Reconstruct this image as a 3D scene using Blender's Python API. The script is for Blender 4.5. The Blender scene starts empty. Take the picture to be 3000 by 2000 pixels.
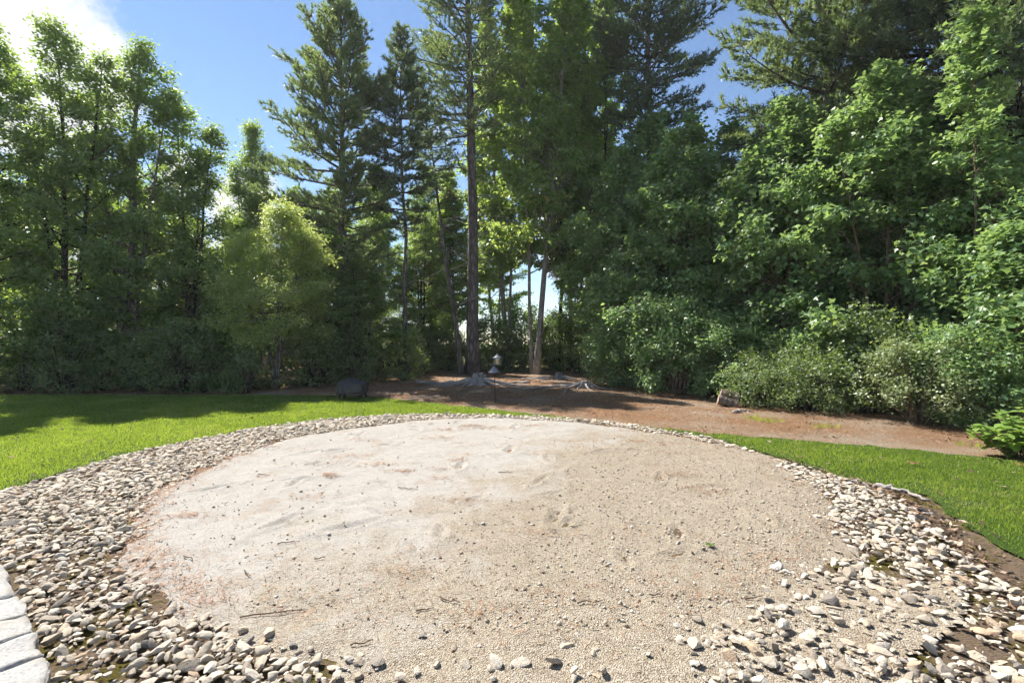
import bpy, math, random
import numpy as np
from mathutils import Vector

R = math.radians
sc = bpy.context.scene
col = sc.collection

# ------------------------------------------------------------------ camera
CAM_H = 1.7
cam_d = bpy.data.cameras.new("camera")
cam_d.sensor_width = 36.0
cam_d.lens = 17.0
cam_d.clip_start = 0.05
cam_d.clip_end = 2000.0
cam = bpy.data.objects.new("camera", cam_d)
cam.location = (0, 0, CAM_H)
cam.rotation_euler = (R(90), 0, 0)
col.objects.link(cam)
sc.camera = cam

# ------------------------------------------------------------------ light
SUN_EL, SUN_AZ = R(51), R(-49)            # azimuth from +Y, negative = to the left
S = Vector((math.sin(SUN_AZ) * math.cos(SUN_EL), math.cos(SUN_AZ) * math.cos(SUN_EL), math.sin(SUN_EL)))
sun_d = bpy.data.lights.new("sun", 'SUN')
sun_d.energy = 3.5
sun_d.angle = R(0.53)
sun_d.color = (1.0, 0.95, 0.87)
sun = bpy.data.objects.new("sun", sun_d)
sun.rotation_euler = S.to_track_quat('Z', 'Y').to_euler()
sun.location = (0, 0, 40)
col.objects.link(sun)

world = bpy.data.worlds.new("World")
sc.world = world
world.use_nodes = True
wn = world.node_tree
wn.nodes.clear()
def wnode(t, **k):
    n = wn.nodes.new(t)
    for a, b in k.items():
        setattr(n, a, b)
    return n
w_out = wnode('ShaderNodeOutputWorld')
w_bg = wnode('ShaderNodeBackground')
w_bg.inputs['Strength'].default_value = 0.051
sky = wnode('ShaderNodeTexSky', sky_type='NISHITA')
sky.sun_disc = False
sky.sun_elevation = SUN_EL
sky.sun_rotation = SUN_AZ
sky.air_density = 1.0
sky.dust_density = 0.0
sky.ozone_density = 3.0
tc = wnode('ShaderNodeTexCoord')
# a few cumulus clouds: soft masses round fixed directions of the sky, broken up by noise
CLOUD_SHIFT = (5.44, 1.61, 4.84)
CLOUDS = [((-1.12, 1.0, 0.66), 0.17), ((-0.98, 1.0, 0.52), 0.13), ((-0.86, 1.0, 0.55), 0.09), ((-1.35, 1.0, 0.52), 0.16),
          ((-0.68, 1.0, 0.36), 0.05), ((-0.55, 1.0, 0.27), 0.09), ((0.12, 1.0, 0.2), 0.12)]
nz = wnode('ShaderNodeTexNoise')
nz.inputs['Scale'].default_value = 6.0
nz.inputs['Detail'].default_value = 9.0
nz.inputs['Roughness'].default_value = 0.58
wn.links.new(tc.outputs['Generated'], nz.inputs['Vector'])
nrm = wnode('ShaderNodeVectorMath', operation='NORMALIZE')
wn.links.new(tc.outputs['Generated'], nrm.inputs[0])
acc = None
for c, rad in CLOUDS:
    v = Vector(c).normalized()
    d = wnode('ShaderNodeVectorMath', operation='DISTANCE')
    wn.links.new(nrm.outputs[0], d.inputs[0])
    d.inputs[1].default_value = v
    m = wnode('ShaderNodeMapRange')
    m.inputs['From Min'].default_value = rad * 1.35
    m.inputs['From Max'].default_value = rad * 0.35
    wn.links.new(d.outputs['Value'], m.inputs['Value'])
    if acc is None:
        acc = m.outputs[0]
    else:
        mx = wnode('ShaderNodeMath', operation='MAXIMUM')
        wn.links.new(acc, mx.inputs[0]); wn.links.new(m.outputs[0], mx.inputs[1])
        acc = mx.outputs[0]
nz2 = wnode('ShaderNodeTexNoise')            # clouds added evenly round the unseen sky to strengthen the fill light
nz2.inputs['Scale'].default_value = 2.3
nz2.inputs['Detail'].default_value = 7.0
off = wnode('ShaderNodeVectorMath', operation='ADD')
wn.links.new(nrm.outputs[0], off.inputs[0]); off.inputs[1].default_value = CLOUD_SHIFT
wn.links.new(off.outputs[0], nz2.inputs['Vector'])
fill_clouds = wnode('ShaderNodeMapRange')
fill_clouds.inputs['From Min'].default_value = 0.52
fill_clouds.inputs['From Max'].default_value = 0.66
wn.links.new(nz2.outputs['Fac'], fill_clouds.inputs['Value'])
fmx = wnode('ShaderNodeMath', operation='MAXIMUM')
wn.links.new(acc, fmx.inputs[0]); wn.links.new(fill_clouds.outputs[0], fmx.inputs[1])
acc = fmx.outputs[0]
nm = wnode('ShaderNodeMath', operation='MULTIPLY_ADD')
wn.links.new(nz.outputs['Fac'], nm.inputs[0]); nm.inputs[1].default_value = 2.6; nm.inputs[2].default_value = -1.42
sm = wnode('ShaderNodeMath', operation='ADD')
wn.links.new(acc, sm.inputs[0]); wn.links.new(nm.outputs[0], sm.inputs[1])
cr = wnode('ShaderNodeMapRange', interpolation_type='SMOOTHSTEP')
cr.inputs['From Min'].default_value = 0.28
cr.inputs['From Max'].default_value = 0.72
wn.links.new(sm.outputs[0], cr.inputs['Value'])
w_mix = wnode('ShaderNodeMixRGB')
w_mix.inputs['Color2'].default_value = (6.2, 6.3, 6.5, 1)
wn.links.new(cr.outputs[0], w_mix.inputs['Fac'])
wn.links.new(sky.outputs[0], w_mix.inputs['Color1'])
wn.links.new(w_mix.outputs[0], w_bg.inputs['Color'])
wn.links.new(w_bg.outputs[0], w_out.inputs['Surface'])

sc.view_settings.view_transform = 'Standard'
sc.view_settings.look = 'None'
sc.view_settings.exposure = 1.8
sc.view_settings.gamma = 1.0
sc.view_settings.use_curve_mapping = False
sc.cycles.use_denoising = True
sc.cycles.use_adaptive_sampling = True
sc.cycles.adaptive_threshold = 0.03
sc.cycles.volume_bounces = 0
sc.cycles.max_bounces = 6
sc.cycles.use_light_tree = False
sc.cycles.caustics_reflective = False
sc.cycles.caustics_refractive = False
sc.cycles.diffuse_bounces = 4
sc.cycles.glossy_bounces = 2
sc.cycles.transmission_bounces = 5
sc.cycles.transparent_max_bounces = 6

# ------------------------------------------------------------------ helpers
def ground_at(px, py):                      # a photograph pixel on flat ground -> metres (used to measure the yard)
    d = CAM_H * 1417.0 / (py - 1000.0)
    return ((px - 1500.0) / 1417.0 * d, d)

def hash2(ix, iy, seed):
    h = (ix * 374761393 + iy * 668265263 + seed * 974711) & 0x7fffffff
    h = ((h ^ (h >> 13)) * 1274126177) & 0x7fffffff
    return ((h ^ (h >> 16)) & 0xffff) / 65535.0

def vnoise(x, y, seed=0):
    x = np.asarray(x, float); y = np.asarray(y, float)
    ix = np.floor(x).astype(np.int64); iy = np.floor(y).astype(np.int64)
    fx = x - ix; fy = y - iy
    fx = fx * fx * (3 - 2 * fx); fy = fy * fy * (3 - 2 * fy)
    a = hash2(ix, iy, seed); b = hash2(ix + 1, iy, seed)
    c = hash2(ix, iy + 1, seed); d = hash2(ix + 1, iy + 1, seed)
    return (a * (1 - fx) + b * fx) * (1 - fy) + (c * (1 - fx) + d * fx) * fy

def fbm(x, y, seed=0, octs=4):
    s = 0; a = 0.5
    for o in range(octs):
        s = s + a * vnoise(x * 2 ** o, y * 2 ** o, seed + o * 7); a *= 0.5
    return s

def in_poly(x, y, poly):
    x = np.asarray(x, float); y = np.asarray(y, float)
    ins = np.zeros(x.shape, bool)
    n = len(poly); j = n - 1
    for i in range(n):
        xi, yi = poly[i]; xj, yj = poly[j]
        if yi != yj:
            c = ((yi > y) != (yj > y)) & (x < (xj - xi) * (y - yi) / (yj - yi) + xi)
            ins ^= c
        j = i
    return ins

def dist_poly(x, y, poly, closed=True):
    x = np.asarray(x, float); y = np.asarray(y, float)
    best = np.full(x.shape, 1e9)
    n = len(poly)
    for i in range(n if closed else n - 1):
        ax, ay = poly[i]; bx, by = poly[(i + 1) % n]
        dx, dy = bx - ax, by - ay
        L = dx * dx + dy * dy + 1e-12
        t = np.clip(((x - ax) * dx + (y - ay) * dy) / L, 0, 1)
        best = np.minimum(best, np.hypot(x - ax - t * dx, y - ay - t * dy))
    return best

def smooth_poly(poly, it=2):
    p = [tuple(q) for q in poly]
    for _ in range(it):
        o = []
        for i in range(len(p)):
            a = p[i]; b = p[(i + 1) % len(p)]
            o.append((a[0] * .75 + b[0] * .25, a[1] * .75 + b[1] * .25))
            o.append((a[0] * .25 + b[0] * .75, a[1] * .25 + b[1] * .75))
        p = o
    return p

class Geo:
    """Collects vertices and faces; build() links them as ONE mesh object."""
    def __init__(self):
        self.V = []; self.F3 = []; self.F4 = []; self.A = []; self.n = 0
    def add(self, V, F3=None, F4=None, a=0.5):
        V = np.asarray(V, np.float32).reshape(-1, 3)
        if F3 is not None and len(F3): self.F3.append(np.asarray(F3, np.int64).reshape(-1, 3) + self.n)
        if F4 is not None and len(F4): self.F4.append(np.asarray(F4, np.int64).reshape(-1, 4) + self.n)
        self.A.append(np.broadcast_to(np.asarray(a, np.float32), (len(V),)))
        self.V.append(V); self.n += len(V)
    def mesh(self, name, mat, smooth=False, attr=False, sharp=None):
        me = bpy.data.meshes.new(name)
        V = np.concatenate(self.V)
        f3 = np.concatenate(self.F3) if self.F3 else np.zeros((0, 3), np.int64)
        f4 = np.concatenate(self.F4) if self.F4 else np.zeros((0, 4), np.int64)
        me.vertices.add(len(V)); me.vertices.foreach_set('co', V.ravel())
        nl = f3.size + f4.size
        me.loops.add(nl)
        me.loops.foreach_set('vertex_index', np.concatenate([f3.ravel(), f4.ravel()]).astype(np.int32))
        me.polygons.add(len(f3) + len(f4))
        st = np.concatenate([np.arange(len(f3)) * 3, f3.size + np.arange(len(f4)) * 4]).astype(np.int32)
        me.polygons.foreach_set('loop_start', st)
        if smooth:
            me.polygons.foreach_set('use_smooth', np.ones(len(st), bool))
        me.update(calc_edges=True)
        if attr:
            at = me.attributes.new('rnd', 'FLOAT', 'POINT')
            at.data.foreach_set('value', np.concatenate(self.A).astype(np.float32))
        me.materials.append(mat)
        if sharp: me.set_sharp_from_angle(angle=R(sharp))
        return me
    def build(self, name, mat, parent=None, smooth=False, attr=False, sharp=None):
        return link(name, self.mesh(name, mat, smooth, attr, sharp), parent)

def link(name, me, parent=None):
    o = bpy.data.objects.new(name, me)
    col.objects.link(o)
    if parent is not None: o.parent = parent
    return o

def tag(o, label=None, cat=None, group=None, kind=None):
    if label: o['label'] = label
    if cat: o['category'] = cat
    if group: o['group'] = group
    if kind: o['kind'] = kind
    return o

def empty(name, loc=(0, 0, 0), rz=0.0):
    o = bpy.data.objects.new(name, None)
    o.empty_display_size = 0.2
    o.location = loc; o.rotation_euler = (0, 0, rz)
    col.objects.link(o)
    return o

def tube(P, rad, k=6, cap=True):
    P = np.asarray(P, float); n = len(P)
    rad = np.broadcast_to(np.asarray(rad, float), (n,))
    T = np.gradient(P, axis=0)
    T /= np.linalg.norm(T, axis=1, keepdims=True) + 1e-9
    ref = np.array([0.0, 0.0, 1.0]) if abs(T[:, 2]).mean() < 0.8 else np.array([1.0, 0.0, 0.0])
    U = np.cross(T, ref); U /= np.linalg.norm(U, axis=1, keepdims=True) + 1e-9
    W = np.cross(T, U)
    ang = np.arange(k) * 2 * math.pi / k
    V = P[:, None, :] + rad[:, None, None] * (np.cos(ang)[None, :, None] * U[:, None, :] + np.sin(ang)[None, :, None] * W[:, None, :])
    i = np.arange(n - 1)[:, None] * k; j = np.arange(k)[None, :]; j2 = (j + 1) % k
    F = np.stack([i + j, i + j2, i + k + j2, i + k + j], -1).reshape(-1, 4)[:, ::-1]
    V = V.reshape(-1, 3)
    F3 = None
    if cap:
        V = np.vstack([V, P[0], P[-1]])
        b = n * k
        jj = np.arange(k); jn = (jj + 1) % k
        F3 = np.vstack([np.stack([np.full(k, b), jj, jn], -1)[:, ::-1], np.stack([np.full(k, b + 1), (n - 1) * k + jj, (n - 1) * k + jn], -1)])
        F3 = F3[:, ::-1]
    return V, F3, F

def lathe(prof, k=24, jit=None):
    prof = np.asarray(prof, float)
    a = np.arange(k) * 2 * math.pi / k
    r = prof[:, 0][:, None] * np.ones(k)[None, :]
    if jit is not None: r = r * jit
    V = np.stack([r * np.cos(a), r * np.sin(a), prof[:, 1][:, None] * np.ones(k)[None, :]], -1).reshape(-1, 3)
    n = len(prof)
    i = np.arange(n - 1)[:, None] * k; j = np.arange(k)[None, :]; j2 = (j + 1) % k
    F = np.stack([i + j, i + j2, i + k + j2, i + k + j], -1).reshape(-1, 4)
    return V, None, F

def box(cx, cy, cz, sx, sy, sz):
    V = np.array([[x, y, z] for z in (-.5, .5) for y in (-.5, .5) for x in (-.5, .5)]) * [sx, sy, sz] + [cx, cy, cz]
    F = [[0, 2, 3, 1], [4, 5, 7, 6], [0, 1, 5, 4], [2, 6, 7, 3], [0, 4, 6, 2], [1, 3, 7, 5]]
    return V, None, F

def sphere_mesh(level):
    import bmesh
    bm = bmesh.new(); bmesh.ops.create_icosphere(bm, subdivisions=level, radius=1.0)
    V = np.array([v.co[:] for v in bm.verts]); F = np.array([[v.index for v in f.verts] for f in bm.faces])
    bm.free(); return V, F
def octa_mesh():
    import bmesh
    V = [(1, 0, 0), (-1, 0, 0), (0, 1, 0), (0, -1, 0), (0, 0, 1), (0, 0, -1)]
    F = [(0, 2, 4), (2, 1, 4), (1, 3, 4), (3, 0, 4), (2, 0, 5), (1, 2, 5), (3, 1, 5), (0, 3, 5)]
    bm = bmesh.new(); vs = [bm.verts.new(v) for v in V]
    for f in F: bm.faces.new([vs[i] for i in f])
    bmesh.ops.subdivide_edges(bm, edges=bm.edges[:], cuts=1, use_grid_fill=True)
    bmesh.ops.triangulate(bm, faces=bm.faces[:])
    bm.verts.index_update()
    V = np.array([v.co[:] for v in bm.verts]); V /= np.linalg.norm(V, axis=1, keepdims=True)
    F = np.array([[v.index for v in f.verts] for f in bm.faces]); bm.free(); return V, F

# ------------------------------------------------------------------ materials
class Mat:
    def __init__(self, name):
        self.m = bpy.data.materials.new(name); self.m.use_nodes = True
        self.t = self.m.node_tree; self.t.nodes.clear()
        self.out = self.t.nodes.new('ShaderNodeOutputMaterial')
    def n(self, typ, ins=None, **props):
        x = self.t.nodes.new(typ)
        for k, v in props.items(): setattr(x, k, v)
        for k, v in (ins or {}).items():
            if hasattr(v, 'is_output') or isinstance(v, bpy.types.NodeSocket): self.t.links.new(v, x.inputs[k])
            else: x.inputs[k].default_value = v
        return x
    def ramp(self, fac, stops, interp='LINEAR'):
        x = self.t.nodes.new('ShaderNodeValToRGB'); x.color_ramp.interpolation = interp
        el = x.color_ramp.elements
        while len(el) > 1: el.remove(el[0])
        el[0].position, el[0].color = stops[0][0], (*stops[0][1], 1)
        for p, c in stops[1:]:
            e = el.new(p); e.color = (*c, 1)
        self.t.links.new(fac, x.inputs[0]); return x.outputs[0]
    def noise(self, vec, scale, detail=4, rough=0.55, out='Fac'):
        return self.n('ShaderNodeTexNoise', {'Vector': vec, 'Scale': scale, 'Detail': detail, 'Roughness': rough}).outputs[out]
    def mix(self, fac, a, b, mode='MIX'):
        return self.n('ShaderNodeMixRGB', {'Fac': fac, 'Color1': a, 'Color2': b}, blend_type=mode).outputs[0]
    def math(self, op, a, b=0.0, c=0.0, clamp=False):
        return self.n('ShaderNodeMath', {0: a, 1: b, 2: c}, operation=op, use_clamp=clamp).outputs[0]
    def bump(self, h, strength, dist, normal=None):
        ins = {'Height': h, 'Strength': strength, 'Distance': dist}
        if normal is not None: ins['Normal'] = normal
        return self.n('ShaderNodeBump', ins).outputs[0]
    def obj(self): return self.n('ShaderNodeTexCoord').outputs['Object']
    def pos(self): return self.n('ShaderNodeNewGeometry').outputs['Position']
    def surf(self, s): self.t.links.new(s, self.out.inputs['Surface']); return self.m
    def principled(self, color, rough=0.8, normal=None, spec=0.3, metal=0.0, **kw):
        ins = {'Base Color': color, 'Roughness': rough, 'Specular IOR Level': spec, 'Metallic': metal}
        if normal is not None: ins['Normal'] = normal
        ins.update(kw)
        return self.n('ShaderNodeBsdfPrincipled', ins).outputs[0]

def rgb(*c): return (*c, 1.0)

def leaf_mat(name, stops, trans, tmix=0.42, rough=0.42, spec=0.5, dead=None):
    m = Mat(name)
    a = m.n('ShaderNodeAttribute', attribute_name='rnd').outputs['Fac']
    c = m.ramp(a, stops)
    p = m.principled(c, rough, spec=spec)
    tcol = m.mix(0.65, c, rgb(*trans))
    t = m.n('ShaderNodeBsdfTranslucent', {'Color': tcol}).outputs[0]
    return m.surf(m.n('ShaderNodeMixShader', {0: tmix, 1: p, 2: t}).outputs[0])

M = {}
M['maple'] = leaf_mat('maple_leaf', [(0.0, (0.092, 0.150, 0.069)), (.45, (0.143, 0.225, 0.090)), (.8, (0.207, 0.300, 0.111)), (.97, (0.305, 0.378, 0.139)), (1.0, (0.417, 0.303, 0.126))], (.52, .70, .09), tmix=.45)
M['maple_right'] = leaf_mat('maple_leaf_fresh', [(0.0, (0.094, 0.166, 0.081)), (.5, (0.151, 0.247, 0.104)), (.85, (0.227, 0.338, 0.117)), (1.0, (0.390, 0.481, 0.156))], (.42, .60, .14), tmix=.42)
M['pale'] = leaf_mat('pale_leaf', [(0.0, (0.186, 0.242, 0.098)), (.6, (0.286, 0.350, 0.130)), (1.0, (0.400, 0.440, 0.176))], (.72, .84, .18), tmix=.52)
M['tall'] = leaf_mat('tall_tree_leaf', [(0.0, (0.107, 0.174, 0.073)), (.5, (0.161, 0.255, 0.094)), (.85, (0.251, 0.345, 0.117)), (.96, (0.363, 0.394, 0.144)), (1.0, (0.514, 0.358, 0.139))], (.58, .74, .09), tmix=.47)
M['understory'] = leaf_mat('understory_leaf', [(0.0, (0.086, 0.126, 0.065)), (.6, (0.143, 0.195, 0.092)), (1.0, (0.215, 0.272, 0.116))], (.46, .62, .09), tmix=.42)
M['shrub'] = leaf_mat('shrub_leaf', [(0.0, (0.125, 0.167, 0.083)), (.6, (0.198, 0.247, 0.120)), (.95, (0.279, 0.328, 0.167)), (1.0, (0.350, 0.341, 0.153))], (.46, .56, .14), tmix=.34)
M['needle'] = leaf_mat('pine_needle', [(0.0, (0.095, 0.138, 0.082)), (.5, (0.144, 0.202, 0.105)), (.85, (0.209, 0.272, 0.125)), (1.0, (0.334, 0.251, 0.147))], (.44, .58, .13), tmix=.38, rough=.5)
M['needle_dark'] = leaf_mat('dark_needle', [(0.0, (0.068, 0.100, 0.065)), (.6, (0.108, 0.156, 0.087)), (1.0, (0.163, 0.215, 0.105))], (.30, .42, .10), tmix=.32, rough=.5)
M['hydrangea'] = leaf_mat('hydrangea_leaf', [(0.0, (.17, .27, .06)), (1.0, (.17, .27, .06))], (.42, .60, .07), tmix=.36, rough=.4)
M['grass'] = leaf_mat('grass_blade', [(0.0, (.062, .118, .024)), (.5, (.110, .178, .032)), (.85, (.170, .228, .044)), (.97, (.25, .26, .08)), (1.0, (.37, .33, .18))], (.54, .70, .06), tmix=.50, rough=.45, spec=.4)

def bark_mat(name, dark, light, scale=6.0):
    m = Mat(name)
    o = m.obj()
    mp = m.n('ShaderNodeMapping', {'Vector': o, 'Scale': (scale, scale, scale * .22)}).outputs[0]
    a = m.noise(mp, 2.2, 6, .65)
    v = m.n('ShaderNodeTexVoronoi', {'Vector': mp, 'Scale': 1.6}, feature='DISTANCE_TO_EDGE').outputs[0]
    v2 = m.math('MULTIPLY', v, 2.2, clamp=True)
    f = m.math('MULTIPLY', a, v2)
    c = m.ramp(f, [(.08, dark), (.5, light)])
    big = m.noise(o, .8, 3)
    c = m.mix(m.math('MULTIPLY', big, .35), c, rgb(*[x * 1.25 for x in light]))
    return m.surf(m.principled(c, .9, m.bump(f, .9, .04), spec=.15))
M['bark_pine'] = bark_mat('pine_bark', (.050, .043, .041), (.25, .225, .215), 5)
M['bark_pale'] = bark_mat('pale_grey_bark', (.14, .125, .11), (.46, .43, .39), 7)
M['bark_grey'] = bark_mat('grey_bark', (.085, .073, .063), (.34, .31, .27), 7)
M['bark_dark'] = bark_mat('dark_bark', (.025, .020, .017), (.10, .082, .068), 8)
M['twig_tan'] = bark_mat('tan_twig_bark', (.10, .075, .05), (.30, .24, .17), 10)
M['log'] = bark_mat('log_bark', (.08, .062, .05), (.27, .215, .175), 4)

def driftwood():
    m = Mat('weathered_root_wood'); o = m.obj()
    mp = m.n('ShaderNodeMapping', {'Vector': o, 'Scale': (3, 3, 9)}).outputs[0]
    a = m.noise(mp, 5, 6, .65)
    c = m.ramp(a, [(.28, (.12, .10, .09)), (.55, (.34, .31, .29)), (.75, (.46, .43, .40))])
    return m.surf(m.principled(c, .9, m.bump(a, .7, .03), spec=.15))
M['driftwood'] = driftwood()

def cut_wood():
    m = Mat('sawn_wood'); o = m.obj()
    a = m.noise(o, 9, 5); c = m.ramp(a, [(.3, (.20, .155, .12)), (.7, (.36, .29, .23))])
    return m.surf(m.principled(c, .9, m.bump(a, .4, .01), spec=.15))
M['cut_wood'] = cut_wood()

def ground_mat():
    m = Mat('pine_needle_ground'); p = m.pos()
    big = m.noise(p, .55, 5, .6)
    st = m.n('ShaderNodeMapping', {'Vector': p, 'Rotation': (0, 0, .5), 'Scale': (9, 26, 9)}).outputs[0]
    fine = m.noise(st, 3.0, 7, .72)
    st2 = m.n('ShaderNodeMapping', {'Vector': p, 'Rotation': (0, 0, -.9), 'Scale': (9, 30, 9)}).outputs[0]
    fine2 = m.noise(st2, 3.4, 6, .7)
    f = m.math('MULTIPLY_ADD', fine2, .5, m.math('MULTIPLY', fine, .5))
    c = m.ramp(f, [(.34, (0.051, 0.033, 0.020)), (.47, (0.175, 0.101, 0.056)), (.58, (0.307, 0.187, 0.107)), (.70, (0.430, 0.299, 0.194))])
    c2 = m.ramp(f, [(.34, (0.102, 0.082, 0.060)), (.5, (0.266, 0.217, 0.161)), (.68, (0.409, 0.342, 0.268))])
    c = m.mix(m.ramp(big, [(.45, (0, 0, 0)), (.66, (1, 1, 1))]), c, c2)
    yy = m.n('ShaderNodeSeparateXYZ', {0: p}).outputs['Y']
    nearf = m.math('MULTIPLY', m.math('SUBTRACT', 7.0, yy), .5, clamp=True)
    soil = m.ramp(f, [(.34, (0.064, 0.047, 0.033)), (.5, (0.161, 0.117, 0.080)), (.68, (0.257, 0.197, 0.141))])
    soil = m.mix(m.ramp(m.noise(p, 2.6, 6, .7), [(.50, (0, 0, 0)), (.60, (1, 1, 1))]), soil, m.ramp(m.noise(p, 60, 4, .7), [(.3, (0.048, 0.042, 0.009)), (.7, (0.137, 0.110, 0.025))]))
    c = m.mix(nearf, c, soil)
    # farther than the tree belt the ground is a neighbouring lawn
    y = m.n('ShaderNodeSeparateXYZ', {0: p}).outputs['Y']
    far = m.math('MULTIPLY', m.math('SUBTRACT', y, 33.0), .3, clamp=True)
    g = m.ramp(m.noise(p, 1.2, 6, .7), [(.3, (0.044, 0.075, 0.017)), (.7, (0.115, 0.134, 0.032))])
    c = m.mix(far, c, g)
    return m.surf(m.principled(c, .95, m.bump(f, .9, .05), spec=.1))
M['ground'] = ground_mat()

def lawn_mat():
    m = Mat('lawn_soil'); p = m.pos()
    a = m.noise(p, 30, 5, .7); b = m.noise(p, 1.1, 4)
    c = m.ramp(a, [(.3, (.018, .040, .008)), (.55, (.045, .085, .015)), (.75, (.09, .105, .03))])
    c = m.mix(m.math('MULTIPLY', b, .3), c, rgb(.07, .09, .02))
    return m.surf(m.principled(c, .95, m.bump(a, 1.0, .04), spec=.1))
M['lawn'] = lawn_mat()

def sand_mat():
    m = Mat('sand_and_grit'); p = m.pos()
    s = m.n('ShaderNodeSeparateXYZ', {0: p})
    # left part: pale fine stone dust, right and near part: coarser tan grit; the two meet in ragged patches
    wob = m.noise(p, .8, 8, .72)
    g = m.math('ADD', m.math('MULTIPLY_ADD', s.outputs['X'], .34, m.math('MULTIPLY', wob, 2.6)), m.math('MULTIPLY', s.outputs['Y'], -.16))
    side = m.ramp(m.math('ADD', g, -.02), [(.05, (0, 0, 0)), (.60, (1, 1, 1))])
    vor = m.n('ShaderNodeTexVoronoi', {'Vector': p, 'Scale': 100.0}, feature='F1')
    cell = m.n('ShaderNodeSeparateColor', {0: vor.outputs['Color']}).outputs[0]
    fine = m.noise(p, 170, 3, .7)
    mid = m.noise(p, 10, 7, .75)
    pale = m.ramp(m.math('MULTIPLY_ADD', cell, .25, m.math('MULTIPLY_ADD', fine, .25, m.math('MULTIPLY', mid, .5))), [(.27, (0.196, 0.170, 0.139)), (.42, (0.291, 0.271, 0.242)), (.62, (0.344, 0.325, 0.296))])
    grit = m.ramp(m.math('MULTIPLY_ADD', cell, .55, m.math('MULTIPLY', mid, .45)), [(.16, (0.100, 0.075, 0.050)), (.32, (0.248, 0.204, 0.150)), (.58, (0.335, 0.285, 0.217)), (.85, (0.400, 0.361, 0.300))])
    c = m.mix(side, pale, grit)
    stain = m.ramp(m.noise(p, 1.7, 8, .72), [(.55, (0, 0, 0)), (.66, (1, 1, 1))])      # needle-dusted brownish stains
    c = m.mix(m.math('MULTIPLY', stain, .42), c, rgb(.235, .165, .108))
    shade_specks = m.ramp(m.noise(p, 60, 4, .8), [(.33, (1, 1, 1)), (.385, (0, 0, 0))])        # soil crumbs with their tiny shadows painted in as dark specks
    c = m.mix(m.math('MULTIPLY', shade_specks, m.math('MULTIPLY_ADD', side, .35, .4)), c, rgb(.12, .09, .062))
    h = m.math('ADD', m.math('MULTIPLY', vor.outputs['Distance'], m.math('MULTIPLY_ADD', side, .6, .35)), m.math('ADD', m.math('MULTIPLY', fine, .25), m.math('MULTIPLY', mid, .5)))
    h = m.math('SUBTRACT', h, m.math('MULTIPLY', shade_specks, .4))
    return m.surf(m.principled(c, .95, m.bump(h, .75, .02), spec=.15))
M['sand'] = sand_mat()

def stone_mat(name, src):
    m = Mat(name)
    if src == 'object': r = m.n('ShaderNodeObjectInfo').outputs['Random']
    else: r = m.n('ShaderNodeAttribute', attribute_name='rnd').outputs['Fac']
    p = m.pos()
    c = m.ramp(r, [(0.0, (0.076, 0.066, 0.056)), (.06, (0.161, 0.132, 0.102)), (.18, (0.295, 0.235, 0.165)), (.34, (0.393, 0.320, 0.231)), (.56, (0.465, 0.396, 0.301)), (.82, (0.546, 0.485, 0.395)), (.94, (0.385, 0.281, 0.172)), (1.0, (0.412, 0.255, 0.148))])
    n = m.noise(p, 28, 6, .7); n2 = m.noise(p, 110, 3, .6)
    c = m.mix(m.ramp(n, [(.42, (0, 0, 0)), (.70, (.55, .55, .55))]), c, rgb(0.173, 0.148, 0.119))
    c = m.mix(m.math('MULTIPLY', n2, .3), c, rgb(0.504, 0.482, 0.454))
    h = m.math('ADD', n, m.math('MULTIPLY', n2, .35))
    return m.surf(m.principled(c, .85, m.bump(h, .9, .014), spec=.25))
M['stone'] = stone_mat('river_stone', 'object')
M['stone_mass'] = stone_mat('river_stone_mass', 'attr')

def granite():
    m = Mat('pale_granite'); p = m.pos()
    a = m.noise(p, 60, 5, .7); b = m.noise(p, 6, 5, .6)
    c = m.ramp(a, [(.30, (.15, .145, .138)), (.45, (.30, .292, .28)), (.72, (.40, .39, .375))])
    c = m.mix(m.ramp(b, [(.46, (0, 0, 0)), (.70, (.8, .8, .8))]), c, rgb(.27, .245, .21))
    spot = m.ramp(m.noise(p, 22, 6, .75), [(.60, (0, 0, 0)), (.68, (1, 1, 1))])
    c = m.mix(m.math('MULTIPLY', spot, .6), c, rgb(.12, .11, .10))
    return m.surf(m.principled(c, .85, m.bump(m.math('ADD', a, m.math('MULTIPLY', b, 2.5)), .5, .02), spec=.25))
M['granite'] = granite()

def plain(name, c, rough=.7, metal=0.0, spec=.3, nscale=20, var=.25, bump=.2):
    m = Mat(name); o = m.obj(); a = m.noise(o, nscale, 5, .65)
    cc = m.ramp(a, [(.3, tuple(x * (1 - var) for x in c)), (.7, tuple(min(1, x * (1 + var)) for x in c))])
    return m.surf(m.principled(cc, rough, m.bump(a, bump, .01), spec=spec, metal=metal))
M['cover'] = plain('grey_cover_fabric', (.030, .029, .030), .5, spec=.6, nscale=6, bump=.3)
M['black_metal'] = plain('black_painted_metal', (.018, .018, .02), .5)
M['baffle'] = plain('grey_metal_baffle', (.16, .17, .21), .38, spec=.6)
M['feeder_roof'] = plain('feeder_roof', (.24, .23, .27), .45, spec=.5)
M['seed'] = plain('bird_seed', (.34, .27, .13), .8, nscale=90, var=.5)
M['chime'] = plain('copper_chime', (.30, .17, .13), .45, spec=.5)
M['needle_litter'] = leaf_mat('dead_pine_needle', [(0.0, (.15, .070, .04)), (.6, (.32, .175, .10)), (1.0, (.46, .31, .20))], (.3, .16, .08), tmix=.1, rough=.7, spec=.2)
M['clod'] = leaf_mat('grit_grain', [(0.0, (0.078, 0.061, 0.044)), (.14, (0.174, 0.135, 0.096)), (.4, (0.365, 0.300, 0.226)), (.75, (0.452, 0.392, 0.313)), (1.0, (0.557, 0.522, 0.470))], (0.261, 0.261, 0.261), tmix=0.0, rough=.9, spec=.15)
M['twig'] = plain('dry_twig', (.13, .085, .06), .85)
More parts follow.
